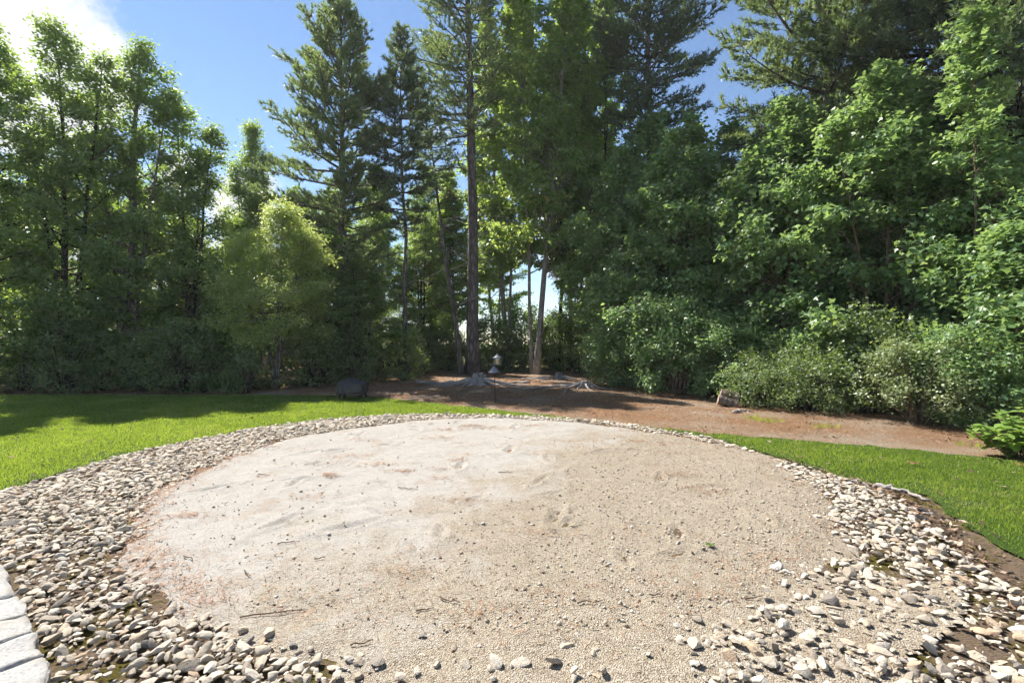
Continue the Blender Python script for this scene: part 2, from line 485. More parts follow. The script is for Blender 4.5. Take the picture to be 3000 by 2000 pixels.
M['brown_leaf'] = plain('dry_brown_leaf', (.20, .10, .045), .7)
M['green_leaf'] = plain('fallen_green_leaf', (.07, .14, .02), .5)

def glass_mat():
    m = Mat('clear_plastic')
    g = m.n('ShaderNodeBsdfGlossy', {'Color': rgb(.9, .9, .85), 'Roughness': .12}).outputs[0]
    t = m.n('ShaderNodeBsdfTransparent', {'Color': rgb(.90, .90, .80)}).outputs[0]
    return m.surf(m.n('ShaderNodeMixShader', {0: .22, 1: t, 2: g}).outputs[0])
M['clear'] = glass_mat()

# ------------------------------------------------------------------ the yard's plan (metres, camera at the origin looking along +Y)
SAND_C = (-0.23, 6.70)
RING_OUT = [(-1.2, 1.2), (-2.0, 2.0), (-2.75, 2.75), (-3.7, 3.55), (-4.6, 4.2), (-5.5, 4.9), (-5.7, 5.4), (-5.66, 5.9), (-5.72, 6.5), (-5.70, 7.2), (-5.38, 8.2), (-4.88, 9.35),
            (-4.0, 10.35), (-2.8, 11.0), (-1.8, 11.15), (-.5, 11.05), (.7, 10.75), (1.6, 10.34), (2.45, 9.72), (3.50, 8.30), (3.84, 6.75), (4.03, 5.85), (4.07, 5.2),
            (3.85, 4.45), (3.62, 3.9), (3.40, 3.35), (3.3, 3.0), (3.2, 2.2), (3.0, 1.2)]
RING_OUT = [tuple(p) for p in RING_OUT]
LAWN_L = [(-40, 15.35), (-12, 15.3), (-7, 15.25), (-4.6, 15.05), (-3.6, 14.35), (-1.8, 13.0), (-.4, 12.0), (.8, 11.1), (2.2, 10.0), (3.45, 9.05), (4.7, 8.4), (5.8, 7.86),
          (6.7, 7.25), (7.3, 6.85), (9.5, 5.4), (13, 2.0), (13, -2), (3.3, -2), (3.45, 2.4), (3.85, 3.6), (4.1, 4.2), (4.38, 4.8), (4.48, 5.35), (4.3, 5.8), (4.0, 6.1), (3.85, 7.3), (3.45, 8.5),
          (2.45, 9.6), (1.6, 10.3), (.7, 10.75), (-.5, 11.05), (-1.8, 11.17), (-2.8, 11.03), (-4.0, 10.4), (-4.9, 9.4), (-5.42, 8.2), (-5.75, 7.2), (-5.77, 6.5), (-5.72, 5.9),
          (-5.76, 5.4), (-5.6, 4.8), (-6.2, 4.0), (-7.4, 3.2), (-9, 2.0), (-40, 2.0)]

def ragged(poly, step=.14, amp=.11, seed=2):
    out = []
    for i in range(len(poly)):
        a = np.array(poly[i]); b = np.array(poly[(i + 1) % len(poly)]); L = np.linalg.norm(b - a)
        near = max(np.abs(a).max(), np.abs(b).max()) < 15.6
        k = max(1, int(L / step)) if near else 1
        for q in range(k):
            p = a + (b - a) * q / k
            if near:
                p = p + (np.array([float(fbm(p[0] * 3, p[1] * 3, seed)), float(fbm(p[0] * 3 + 40, p[1] * 3, seed))]) - .47) * amp * 4
            out.append((float(p[0]), float(p[1])))
    return out
LAWN_L = ragged(LAWN_L)

def sand_radius(ang):
    a = np.asarray(ang)
    return 3.93 - .24 * np.exp(-((a - .80) / .42) ** 2) + .14 * np.exp(-((a - 1.9) / .30) ** 2) + .16 * np.exp(-((a + 1.95) / .35) ** 2) + .05 * np.sin(3 * a + 1) + .04 * np.sin(7 * a + 2) + .03 * np.sin(13 * a)

# ------------------------------------------------------------------ ground, lawn, sand
def build_ground():
    g = Geo()
    xs = np.concatenate([[-260, -120, -60], np.linspace(-30, 30, 61), [60, 120, 260]])
    ys = np.concatenate([[-60, -30, -10], np.linspace(-2, 40, 61), [60, 100, 160, 300]])
    X, Y = np.meshgrid(xs, ys)
    near = (np.abs(X) < 31) & (Y > 9) & (Y < 41)
    Z = np.where(near, (fbm(X * .5, Y * .5, 3) - .47) * .10, 0.0)
    Z *= np.clip((Y - 11) / 3, 0, 1)
    Z = np.where(in_poly(X, Y, LAWN_L), -.02, Z)
    nx = len(xs)
    i, j = np.meshgrid(np.arange(len(ys) - 1), np.arange(nx - 1), indexing='ij')
    b = i * nx + j
    F = np.stack([b, b + 1, b + nx + 1, b + nx], -1).reshape(-1, 4)
    g.add(np.stack([X, Y, Z], -1).reshape(-1, 3), F4=F)
    tag(g.build('ground', M['ground'], smooth=True), kind='structure')
build_ground()

def poly_sheet(name, poly, z, mat):
    import bmesh
    bm = bmesh.new()
    vs = [bm.verts.new((x, y, z)) for x, y in poly]
    f = bm.faces.new(vs); f.normal_update()
    if f.normal.z < 0: bmesh.ops.reverse_faces(bm, faces=[f])
    bmesh.ops.triangulate(bm, faces=[f])
    me = bpy.data.meshes.new(name); bm.to_mesh(me); bm.free(); me.materials.append(mat)
    return tag(link(name, me), kind='structure')
poly_sheet('lawn', LAWN_L, .014, M['lawn'])

def build_sand():
    g = Geo(); rng = np.random.default_rng(5)
    n = 250
    xs = np.linspace(-4.25, 4.25, n) + SAND_C[0]; ys = np.linspace(-4.6, 4.25, n) + SAND_C[1]
    X, Y = np.meshgrid(xs, ys)
    rr = np.hypot(X - SAND_C[0], Y - SAND_C[1]); ang = np.arctan2(Y - SAND_C[1], X - SAND_C[0])
    Z = .022 + (fbm(X * 1.1, Y * 1.1, 11) - .47) * .045 + (fbm(X * 5, Y * 5, 21) - .47) * .030
    for _ in range(46):                         # old footprints and rake marks pressed into the grit
        r = 3.5 * math.sqrt(rng.random()); a = rng.random() * 6.28
        cx, cy = SAND_C[0] + r * math.cos(a), SAND_C[1] + r * math.sin(a)
        th = rng.random() * 3.14; L = rng.uniform(.10, .26); W = rng.uniform(.04, .07)
        u = ((X - cx) * math.cos(th) + (Y - cy) * math.sin(th)) / L; v = (-(X - cx) * math.sin(th) + (Y - cy) * math.cos(th)) / W
        q = u * u + v * v
        Z += -.026 * np.exp(-q * 1.6) + .016 * np.exp(-(np.sqrt(q) - 1.45) ** 2 * 7)
    edge = sand_radius(ang) + .12
    front = np.clip((4.6 - Y) / 1.4, 0, 1) * (X > -.9)
    Z -= np.clip((rr - edge + .25) / .25, 0, 3) * .03 * (1 - front)
    dg = np.degrees(ang)
    keep = (rr < edge + .12) | ((dg > -100) & (dg < 5) & (rr < edge + .75 - .55 * np.clip((dg + 30) / 35, 0, 1)) & (X < 3.15 + .12 * Y)) | ((dg > -100) & (dg < -62) & (Y < 3.4))
    g.add(np.stack([X, Y, Z], -1).reshape(-1, 3))
    i, j = np.meshgrid(np.arange(n - 1), np.arange(n - 1), indexing='ij')
    b = i * n + j
    k = keep[:-1, :-1] & keep[1:, 1:] & keep[1:, :-1] & keep[:-1, 1:]
    g.F4.append(np.stack([b, b + 1, b + n + 1, b + n], -1)[k])
    o = g.build('sand_bed', M['sand'], smooth=True)
    tag(o, kind='structure')
    return xs, ys, Z
SX, SY, SZ = build_sand()
def sand_z(x, y):
    i = np.clip(((np.asarray(y) - SY[0]) / (SY[1] - SY[0])).round().astype(int), 0, len(SY) - 1)
    j = np.clip(((np.asarray(x) - SX[0]) / (SX[1] - SX[0])).round().astype(int), 0, len(SX) - 1)
    return SZ[i, j]

# ------------------------------------------------------------------ stone border
def stone_shape(rng, V0):
    V = V0.copy()
    for _ in range(8):                          # flatten random sides: broken, water-worn stones
        n = rng.normal(size=3); n /= np.linalg.norm(n); d = rng.uniform(.28, .78)
        s = V @ n
        V -= np.outer(np.clip(s - d, 0, None) * .93, n)
    V *= 1 + .035 * rng.normal(size=(len(V), 1))
    V /= np.abs(V[:, 0]).max()
    V[:, 1] /= np.abs(V[:, 1]).max(); V[:, 2] /= np.abs(V[:, 2]).max()
    return V * [1.0, rng.uniform(.50, .86), rng.uniform(.30, .56)]

def rot_mats(rng, n, tilt=.35):
    az = rng.random(n) * 6.283; tx = rng.normal(size=n) * tilt; ty = rng.normal(size=n) * tilt
    def rx(a): c, s, z, o = np.cos(a), np.sin(a), np.zeros(n), np.ones(n); return np.stack([o, z, z, z, c, -s, z, s, c], -1).reshape(n, 3, 3)
    def ry(a): c, s, z, o = np.cos(a), np.sin(a), np.zeros(n), np.ones(n); return np.stack([c, z, s, z, o, z, -s, z, c], -1).reshape(n, 3, 3)
    def rz(a): c, s, z, o = np.cos(a), np.sin(a), np.zeros(n), np.ones(n); return np.stack([c, -s, z, s, c, z, z, z, o], -1).reshape(n, 3, 3)
    return rx(tx) @ ry(ty) @ rz(az), az, tx, ty

BLOCK_LINE = [(-3.66, 3.50), (-3.10, 3.03), (-2.83, 2.83), (-2.60, 2.64), (-2.37, 2.45), (-2.10, 2.20)]

def build_stones():
    rng = np.random.default_rng(77)
    N = 230000
    x = rng.uniform(-6.2, 4.4, N); y = rng.uniform(1.9, 11.5, N)
    inside = in_poly(x, y, RING_OUT)
    dx, dy = x - SAND_C[0], y - SAND_C[1]
    rr = np.hypot(dx, dy); ang = np.arctan2(dy, dx)
    over = rr - sand_radius(ang) + (fbm(x * 2.2, y * 2.2, 9) - .47) * .35
    deg = np.degrees(ang)
    soft = np.where((deg > -75) & (deg < 10), .30, .10)      # on the right the stones thin out into the grit
    dens = np.clip((over + soft) / (soft + .15), 0, 1) ** np.where((deg > -75) & (deg < 10), 2.6, 1.7)
    dens = np.where((deg > -108) & (deg < -62), dens * np.clip((np.abs(deg + 85) - 10) / 13, 0.03, 1) * (over > -.35), dens)
    bare = fbm(x * 1.3 + 5, y * 1.3, 31)                      # mossy bare patches bottom left
    dens = np.where((x < -1.2) & (y < 3.9) & (bare > .52), dens * .30, dens)
    right = np.clip((deg + 78) / 20, 0, 1) * np.clip((-12 - deg) / 18, 0, 1)      # sparser towards the lower right
    dens = dens * (1 - right * np.where(fbm(x * 2.6, y * 2.6, 17) > .44, .86, .55))
    dens = np.where(right > .15, dens * np.clip((over + .10) / .35, .10, 1), dens)
    # keep clear of the granite edging blocks
    lx = np.interp(y, [p[1] for p in BLOCK_LINE[::-1]], [p[0] for p in BLOCK_LINE[::-1]])
    clear = ~((y < 3.55) & (x < lx + .06))
    ok = inside & clear & (rng.random(N) < dens)
    x, y, over = x[ok], y[ok], over[ok]
    size = np.clip(rng.lognormal(math.log(.0242), .44, len(x)), .013, .060)
    size *= np.where(y > 9.3, 1.1, 1.0)
    # dart throwing on a grid
    cell = .05; grid = {}; keep = []
    for k in np.argsort(-size * (.5 + rng.random(len(x)))):
        gx, gy = int(x[k] / cell), int((y[k] + 50) / cell); s = size[k]; bad = False
        for a in range(-2, 3):
            for b in range(-2, 3):
                for q in grid.get((gx + a, gy + b), ()):
                    if (x[q] - x[k]) ** 2 + (y[q] - y[k]) ** 2 < (.56 * (size[q] + s)) ** 2: bad = True; break
                if bad: break
            if bad: break
        if not bad:
            grid.setdefault((gx, gy), []).append(k); keep.append(k)
    # small stones wedged into the gaps between the big ones
    small = np.clip(rng.lognormal(math.log(.0125), .25, len(x)), .008, .02)
    taken = set(keep)
    cand = [q for q in rng.permutation(len(x))[:60000] if q not in taken]
    for k in cand:
        gx, gy = int(x[k] / cell), int((y[k] + 50) / cell); s = small[k]; bad = False
        for a in range(-1, 2):
            for b in range(-1, 2):
                for q in grid.get((gx + a, gy + b), ()):
                    if (x[q] - x[k]) ** 2 + (y[q] - y[k]) ** 2 < (.55 * size[q] + .6 * s) ** 2: bad = True; break
                if bad: break
            if bad: break
        if not bad:
            size[k] = s; grid.setdefault((gx, gy), []).append(k); keep.append(k)
        if len(keep) > len(taken) + 7000: break
    k = np.array(keep); x, y, size, over = x[k], y[k], size[k], over[k]
    n = len(x)
    RM, az, tx, ty = rot_mats(rng, n, .24)
    z = size * rng.uniform(.02, .34, n) + np.clip(over, 0, .35) * rng.random(n) * .10 + np.where(in_poly(x, y, RING_OUT), .012, 0)
    col_r = np.clip(rng.beta(2.4, 1.5, n), 0, 1)
    app = size / np.hypot(y, .0001)                            # how large each one shows
    vis = (np.abs(x / y) < 1.07) & (y > 2.35)
    order = np.argsort(-np.where(vis, app, 0))
    near, rest = order[:300], order[300:]
    V2, F2 = sphere_mesh(2); Vo, Fo = octa_mesh()
    root = empty('stone_border', (SAND_C[0], SAND_C[1], 0))
    tag(root, kind='structure')
    protos = []
    for v in range(14):
        g = Geo(); g.add(stone_shape(rng, V2), F3=F2); protos.append(g.mesh('stone', M['stone'], smooth=True, sharp=32))
    for q in near:
        o = link('stone', protos[int(rng.integers(14))], root)
        o.location = (x[q] - SAND_C[0], y[q] - SAND_C[1], z[q])
        o.rotation_euler = (tx[q], ty[q], az[q]); s = size[q]
        o.scale = (s, s * rng.uniform(.85, 1.1), s * rng.uniform(.85, 1.15))
    g = Geo()
    V1, F1 = sphere_mesh(1)
    sh = [stone_shape(rng, Vo) for _ in range(24)] + [stone_shape(rng, V1) for _ in range(12)]
    pick = np.where(size < .0205, 24 + rng.integers(12, size=n), rng.integers(24, size=n))
    for v in range(36):
        idx = rest[pick[rest] == v]
        if not len(idx): continue
        P = np.einsum('nij,kj->nki', RM[idx], sh[v]) * size[idx][:, None, None] + np.stack([x[idx] - SAND_C[0], y[idx] - SAND_C[1], z[idx]], -1)[:, None, :]
        FF_ = Fo if v < 24 else F1
        m = len(sh[v])
        F = (FF_[None] + (np.arange(len(idx)) * m)[:, None, None]).reshape(-1, 3)
        g.add(P.reshape(-1, 3), F3=F, a=np.repeat(col_r[idx], m))
    o = g.build('stones', M['stone_mass'], root, smooth=True, attr=True, sharp=38)
    tag(o, kind='stuff')
    print('stones', n)
build_stones()

def build_blocks():
    rng = random.Random(4)
    import bmesh
    words = ['topmost and most distant', 'second most distant', 'middle', 'second nearest', 'nearest, at the bottom corner,']
    labs = ['pale granite edging block with a dark lower face, farthest of the left row',
            'short tilted granite edging block second from the far end of the left row',
            'white granite edging block in the middle of the row at the left edge',
            'white granite edging block second from the bottom left corner',
            'white granite edging block in the bottom left corner beside the stones']
    for i in range(5):
        a = Vector(BLOCK_LINE[i]); b = Vector(BLOCK_LINE[i + 1])
        d = (b - a).normalized(); nrm_ = Vector((-abs(d.y), -abs(d.x)))
        a2 = a + d * .008; b2 = b - d * .008
        w = .42
        top = .115 + rng.uniform(-.008, .008)
        bm = bmesh.new()
        base = [a2, b2, b2 + nrm_ * w, a2 + nrm_ * w]
        c = (a2 + b2) / 2
        vb = [bm.verts.new((p.x - c.x, p.y - c.y, -.05)) for p in base]
        vt = [bm.verts.new((p.x - c.x + rng.uniform(-.006, .006), p.y - c.y + rng.uniform(-.006, .006), top + rng.uniform(-.006, .006))) for p in base]
        bm.faces.new(vt); bm.faces.new(vb[::-1])
        for k in range(4): bm.faces.new([vb[k], vb[(k + 1) % 4], vt[(k + 1) % 4], vt[k]])
        bmesh.ops.recalc_face_normals(bm, faces=bm.faces[:])
        bmesh.ops.subdivide_edges(bm, edges=bm.edges[:], cuts=9, use_grid_fill=True)
        for v in bm.verts:
            q = float(fbm(np.array(v.co.x * 9 + i * 7), np.array(v.co.y * 9 + v.co.z * 5), 40)) - .47
            v.co += Vector((q * .045, q * .045, q * .030 if v.co.z > .05 else 0))
        bmesh.ops.bevel(bm, geom=[e for e in bm.edges if e.calc_face_angle(0) > .9], offset=.008, segments=2, affect='EDGES')
        me = bpy.data.meshes.new('granite_block'); bm.to_mesh(me); bm.free(); me.materials.append(M['granite'])
        for p in me.polygons: p.use_smooth = True
        o = link('granite_block', me); o.location = (c.x, c.y, 0)
        tag(o, labs[i], 'edging block', 'granite edging blocks at the left')
build_blocks()

# ------------------------------------------------------------------ vegetation generators
def norm(v): return v / (np.linalg.norm(v, axis=-1, keepdims=True) + 1e-9)

LEAF4 = (np.array([[0, 0, 0], [.42, .40, .06], [1.0, 0, -.10], [.42, -.40, .06]]), np.array([[0, 2, 1], [0, 3, 2]]))
LEAF_LONG = (np.array([[0, 0, 0], [.45, .20, .04], [1.15, 0, -.14], [.45, -.20, .04]]), np.array([[0, 2, 1], [0, 3, 2]]))
LEAF_MAPLE = (np.array([[0, 0, 0], [.30, .55, .05], [.50, .20, .02], [1.0, 0, -.12], [.50, -.20, .02], [.30, -.55, .05]]),
              np.array([[0, 2, 1], [0, 3, 2], [0, 4, 3], [0, 5, 4]]))

def put_leaves(g, rng, anchors, n, size, sigma, shape=LEAF4, up=.8, out_c=None, flat=.65, asizes=None):
    anchors = np.asarray(anchors)
    clump = rng.random(len(anchors))
    idx = rng.integers(len(anchors), size=n)
    pos = anchors[idx] + rng.normal(size=(n, 3)) * sigma * [1, 1, flat]
    nn = rng.normal(size=(n, 3)) * .55 + [0, 0, up]
    c = np.array(out_c if out_c is not None else anchors.mean(0))
    outw = norm((pos - c) * [1, 1, .3])
    nn = norm(nn + outw * .35)
    ax = norm(rng.normal(size=(n, 3)) * .8 + outw * .6 + [0, 0, -.35])
    ax = norm(ax - nn * (ax * nn).sum(-1, keepdims=True))
    bx = np.cross(nn, ax)
    s = size * rng.uniform(.55, 1.3, n)
    T, F = shape
    V = pos[:, None, :] + s[:, None, None] * (T[None, :, 0:1] * ax[:, None, :] + T[None, :, 1:2] * bx[:, None, :] + T[None, :, 2:3] * nn[:, None, :])
    m = len(T)
    a = np.clip(clump[idx] * .55 + rng.random(n) * .45, 0, .999)
    rare = rng.random(n) < .012
    a = np.where(rare, 1.0, np.minimum(a, .93))
    FF = (F[None] + (np.arange(n) * m)[:, None, None]).reshape(-1, 3)
    g.add(V.reshape(-1, 3), F3=FF, a=np.repeat(a, m))

def curve(p0, d0, L, n, rng, lift=0.0, wob=.08):
    """A bent branch: starts along d0, bends towards +z by lift."""
    P = [np.array(p0, float)]; d = np.array(d0, float); d /= np.linalg.norm(d)
    for i in range(n - 1):
        d = d + np.array([0, 0, lift / n]) + rng.normal(size=3) * wob
        d /= np.linalg.norm(d)
        P.append(P[-1] + d * L / (n - 1))
    return np.array(P)

def interp_path(P, t):
    f = t * (len(P) - 1); i = min(int(f), len(P) - 2); return P[i] + (P[i + 1] - P[i]) * (f - i)

def crown_profile(t):
    t = np.clip(t, 0, 1)
    return np.where(t < .28, .72 + t, (1 - ((t - .28) / .72) ** 1.25) * .95 + .07)

def deciduous(seed, stems, Rad, tb, nprim, nleaf, leaf, sigma=.20, shape=LEAF4, prof=crown_profile, elev=(8, 62), up=.8, side=None, wood_k=7, flare=1.0):
    """stems: list of (bx, by, tx, ty, H, r0, share). Returns (wood Geo, leaves Geo)."""
    rng = np.random.default_rng(seed)
    wood, lv = Geo(), Geo()
    for si, (bx, by, tx, ty, H, r0, share) in enumerate(stems):
        ts = np.linspace(0, 1, 14)
        wob = np.cumsum(rng.normal(size=(14, 2)) * .05 * H / 12, axis=0); wob -= wob[0]
        P = np.stack([bx + (tx - bx) * ts ** 1.25 + wob[:, 0] * .6, by + (ty - by) * ts ** 1.25 + wob[:, 1] * .6, H * ts - .1], -1)
        rad = r0 * ((1 - ts) ** .85 * .95 + .03) * (1 + .55 * flare * np.exp(-ts * 28))
        wood.add(*tube(P, rad, wood_k))
        anch = [interp_path(P, t) for t in np.linspace(.90, 1.0, 5)]
        np_ = max(4, int(nprim * share))
        for j in range(np_):
            t = tb + (1 - tb) * ((j + rng.random()) / np_) ** .92 * .97
            tt = (t - tb) / (1 - tb)
            L = Rad * float(prof(tt)) * rng.uniform(.52, 1.30)
            az = j * 2.399 + rng.normal() * .35 + si
            if side is not None:
                L *= 1 + side[2] * math.cos(az - math.atan2(side[1], side[0]))
            el = R(elev[0] + (elev[1] - elev[0]) * tt + rng.normal() * 9)
            d = np.array([math.cos(az) * math.cos(el), math.sin(az) * math.cos(el), math.sin(el)])
            p0 = interp_path(P, t)
            B = curve(p0, d, L, 6, rng, lift=.35 - .3 * (1 - tt), wob=.07)
            rb = min(r0 * (1 - t) * .42 + .008, .09)
            wood.add(*tube(B, np.linspace(rb, .006, 6), 4, cap=False))
            ns = 3 + int(L * 2.2)
            for q in range(ns):
                s = .28 + .72 * (q + rng.random()) / ns
                pb = interp_path(B, min(s, .99))
                sa = az + rng.choice([-1, 1]) * R(rng.uniform(25, 65)); e2 = el * .6 + rng.normal() * .25
                L2 = L * .42 * (1.15 - s) + rng.uniform(.18, .38)
                d2 = np.array([math.cos(sa) * math.cos(e2), math.sin(sa) * math.cos(e2), math.sin(e2)])
                C = curve(pb, d2, L2, 4, rng, lift=.15, wob=.12)
                wood.add(*tube(C, np.linspace(max(.009, rb * .3), .003, 4), 3, cap=False))
                for u in (.45, .75, 1.0): anch.append(interp_path(C, u))
            anch.append(B[-1]); anch.append(B[-2])
        nl = int(nleaf * share)
        put_leaves(lv, rng, anch, nl, leaf, sigma, shape, up=up, out_c=(tx * .6 + bx * .4, ty * .6 + by * .4, H * .5))
    return wood, lv

def pine(seed, H, zb, Rad, r0, tufts=1.0, lean=(0, 0), needle=.21, wid=.034, per=13, dead=None, prof=None, whorl=.62, side=None, up0=-4):
    rng = np.random.default_rng(seed)
    wood, lv = Geo(), Geo()
    ts = np.linspace(0, 1, 18)
    wob = np.cumsum(rng.normal(size=(18, 2)) * .035, axis=0); wob -= wob[0]
    P = np.stack([lean[0] * ts + wob[:, 0], lean[1] * ts + wob[:, 1], H * ts - .12], -1)
    rad = r0 * ((1 - ts) ** .8 * .95 + .02) * (1 + .5 * np.exp(-ts * 40))
    wood.add(*tube(P, rad, 10))
    pos, dirs = [], []
    z = zb; bi = 0
    if prof is None: prof = lambda t: (min(1, .55 + t * 1.8) if t < .25 else (1 - ((t - .25) / .75) ** 1.25) * .97 + .05)
    while z < H - .25:
        t = (z - zb) / (H - zb)
        nb = rng.integers(4, 7)
        a0 = rng.random() * 6.28
        for b in range(nb):
            az = a0 + b * 6.283 / nb + rng.normal() * .25
            L = Rad * prof(t) * rng.uniform(.6, 1.2)
            if side is not None: L *= max(.25, 1 + side[2] * math.cos(az - math.atan2(side[1], side[0])))
            el = R(up0 + 42 * t ** 1.6 + rng.normal() * 7)
            d = np.array([math.cos(az) * math.cos(el), math.sin(az) * math.cos(el), math.sin(el)])
            B = curve(interp_path(P, min(.995, z / H + rng.normal() * .004)), d, L, 7, rng, lift=.42, wob=.05)
            rb = min(.018 + L * .013, r0 * .45)
            wood.add(*tube(B, np.linspace(rb, .008, 7), 4, cap=False))
            ns = int(3 + L * 5.0)
            for q in range(ns):
                s = .22 + .78 * (q + rng.random()) / ns
                pb = interp_path(B, min(s, .995)); sg = 1 if q % 2 else -1
                sa = az + sg * R(rng.uniform(28, 62)); e2 = el * .5 + rng.uniform(.02, .38)
                L2 = (L * .30 * (1.2 - s) + .22) * rng.uniform(.7, 1.2)
                d2 = np.array([math.cos(sa) * math.cos(e2), math.sin(sa) * math.cos(e2), math.sin(e2)])
                C = curve(pb, d2, L2, 3, rng, lift=.3, wob=.1)
                wood.add(*tube(C, np.linspace(.010, .004, 3), 3, cap=False))
                k = max(2, int(L2 / .13 * tufts))
                for w in range(k):
                    u = (w + 1) / k
                    if u < .25: continue
                    pos.append(interp_path(C, min(u, .999)) + rng.normal(size=3) * .03); dirs.append(norm(C[-1] - C[0] + np.array([0, 0, .25 * L2]) + rng.normal(size=3) * .25 * L2))
            pos.append(B[-1]); dirs.append(norm(B[-1] - B[-2]))
        z += whorl * rng.uniform(.75, 1.25) * (1 - .35 * t)
    # bare dead limbs lower down
    if dead:
        z0, z1, n, Ld = dead
        for i in range(n):
            zz = rng.uniform(z0, z1); az = rng.random() * 6.28; el = R(rng.uniform(-12, 22))
            d = np.array([math.cos(az) * math.cos(el), math.sin(az) * math.cos(el), math.sin(el)])
            L = Ld * rng.uniform(.35, 1.1)
            B = curve(interp_path(P, zz / H), d, L, 6, rng, lift=rng.uniform(-.2, .5), wob=.10)
            wood.add(*tube(B, np.linspace(.028, .006, 6), 4, cap=False))
            for q in range(rng.integers(1, 5)):
                s = rng.uniform(.3, .95); C = curve(interp_path(B, s), norm(d + rng.normal(size=3) * .6), L * rng.uniform(.15, .4), 4, rng, wob=.15)
                wood.add(*tube(C, np.linspace(.010, .004, 4), 3, cap=False))
    pos = np.array(pos); dirs = np.array(dirs)
    n = len(pos); cl = rng.random(n)
    D = norm(dirs[:, None, :] + rng.normal(size=(n, per, 3)) * .70 + [0, 0, .12])
    Ln = needle * rng.uniform(.6, 1.2, (n, per, 1))
    sidev = norm(np.cross(D, rng.normal(size=(n, per, 3))))
    A = pos[:, None, :] - dirs[:, None, :] * rng.random((n, per, 1)) * .10
    V = np.stack([A + sidev * wid * .5, A - sidev * wid * .5, A + D * Ln], 2).reshape(-1, 3)
    F = np.arange(n * per * 3).reshape(-1, 3)
    topt = np.clip((pos[:, 2] - H * .72) / (H * .28), 0, 1)
    a = np.clip(cl[:, None] * .5 + rng.random((n, per)) * .42, 0, .92)
    a = np.where(rng.random((n, 1)) < .03 + topt[:, None] * .10, 1.0, a)
    lv.add(V, F3=F, a=np.repeat(a.ravel(), 3))
    return wood, lv

def shrub(seed, H, Rad, nleaf, leaf, shape=LEAF4, zb=.08, clumps=110, stems=14, sigma=.10, up=.7):
    rng = np.random.default_rng(seed)
    wood, lv = Geo(), Geo()
    anch = []
    for i in range(clumps):
        a = rng.random() * 6.283; t = rng.random() ** .8
        rr_ = Rad * math.sqrt(max(.02, 1 - (2 * t - .85) ** 2 / 1.7)) * rng.uniform(.35, 1.05) * rng.uniform(.8, 1.05)
        anch.append([rr_ * math.cos(a), rr_ * math.sin(a), H * (zb + (1 - zb) * t) * rng.uniform(.82, 1.02)])
    anch = np.array(anch)
    for i in rng.choice(len(anch), size=min(stems * 3, len(anch)), replace=False):
        a = anch[i]; b = np.array([a[0] * .12, a[1] * .12, -.03]); mid = (a + b) / 2 * [.8, .8, 1.1]
        wood.add(*tube(np.array([b, b * .6 + mid * .4, mid, mid * .4 + a * .6, a]), np.linspace(.014, .004, 5), 4, cap=False))
    put_leaves(lv, rng, anch, nleaf, leaf, sigma, shape, up=up, out_c=(0, 0, H * .3), flat=.9)
    return wood, lv

def put_tree(name, label, cat, loc, meshes, group=None, rz=0.0, scale=(1, 1, 1)):
    t = empty(name, loc, rz); t.scale = scale
    tag(t, label, cat, group)
    link('trunk', meshes[0], t)
    link('crown', meshes[1], t)
    return t

def meshes(wl, wmat, lmat):
    w, l = wl
    return (w.mesh('trunk', M[wmat], smooth=True), l.mesh('crown', M[lmat], attr=True))

def at(px, d): return ((px - 1500) / 1417.0 * d, d, 0.0)
def zat(py, d): return CAM_H + (1000 - py) / 1417.0 * d

# ------------------------------------------------------------------ the trees: left side
G_LEFT = 'maples behind the left lawn'
mL1 = meshes(deciduous(11, [(0, 0, -.5, .2, zat(55, 17), .13, .40), (.1, 0, 1.3, 0, zat(150, 17) , .11, .30), (0, .1, -1.7, -.3, zat(190, 17), .10, .30)], 2.05, .13, 100, 42000, .108, .15), 'bark_dark', 'maple')
put_tree('maple_tree', 'tall dark green maple with the highest pointed top at the left, under the cloud', 'maple', at(195, 17), mL1, G_LEFT)
mL0 = meshes(deciduous(12, [(0, 0, .2, 0, zat(40, 15), .12, .6), (0, .1, -1.4, .2, zat(160, 15), .10, .4)], 2.05, .13, 84, 32000, .108, .15), 'bark_dark', 'maple')
put_tree('maple_tree', 'dark maple cut off by the left edge of the picture', 'maple', at(-70, 15), mL0, G_LEFT)
mL2 = meshes(deciduous(13, [(0, 0, -.1, .2, zat(105, 18.2), .24, .5), (.05, 0, 1.7, .1, zat(210, 18.2), .10, .28), (0, 0, -1.3, .3, zat(260, 18.2), .09, .22)], 2.05, .16, 96, 40000, .108, .15), 'bark_grey', 'maple')
put_tree('maple_tree', 'maple with a thick brown trunk showing behind the left lawn', 'maple', at(375, 18.2), mL2, G_LEFT)
mL3 = meshes(deciduous(14, [(0, 0, .9, 0, zat(360, 19), .10, .4), (0, 0, -.5, 0, zat(260, 19), .10, .35), (0, 0, .1, .4, zat(430, 19), .09, .25)], 1.8, .14, 76, 29000, .105, .15), 'bark_dark', 'maple')
put_tree('maple_tree', 'open maple whose thin leafy branches reach out towards the blue sky gap', 'maple', at(555, 19), mL3, G_LEFT)
colprof = lambda t: np.clip(1.0 - np.clip(t, 0, 1) ** 2.2, .1, 1)
mL4 = meshes(deciduous(15, [(0, 0, .1, 0, zat(352, 23), .10, .5), (0, 0, .75, 0, zat(440, 23), .08, .25), (0, 0, -.75, 0, zat(450, 23), .08, .25)], 1.15, .12, 90, 32000, .14, .18, LEAF_LONG, prof=colprof, elev=(35, 78)), 'bark_grey', 'tall')
put_tree('narrow_tree', 'narrow upright tree with slim leaves left of the tall pine', 'tree', at(728, 23), mL4)
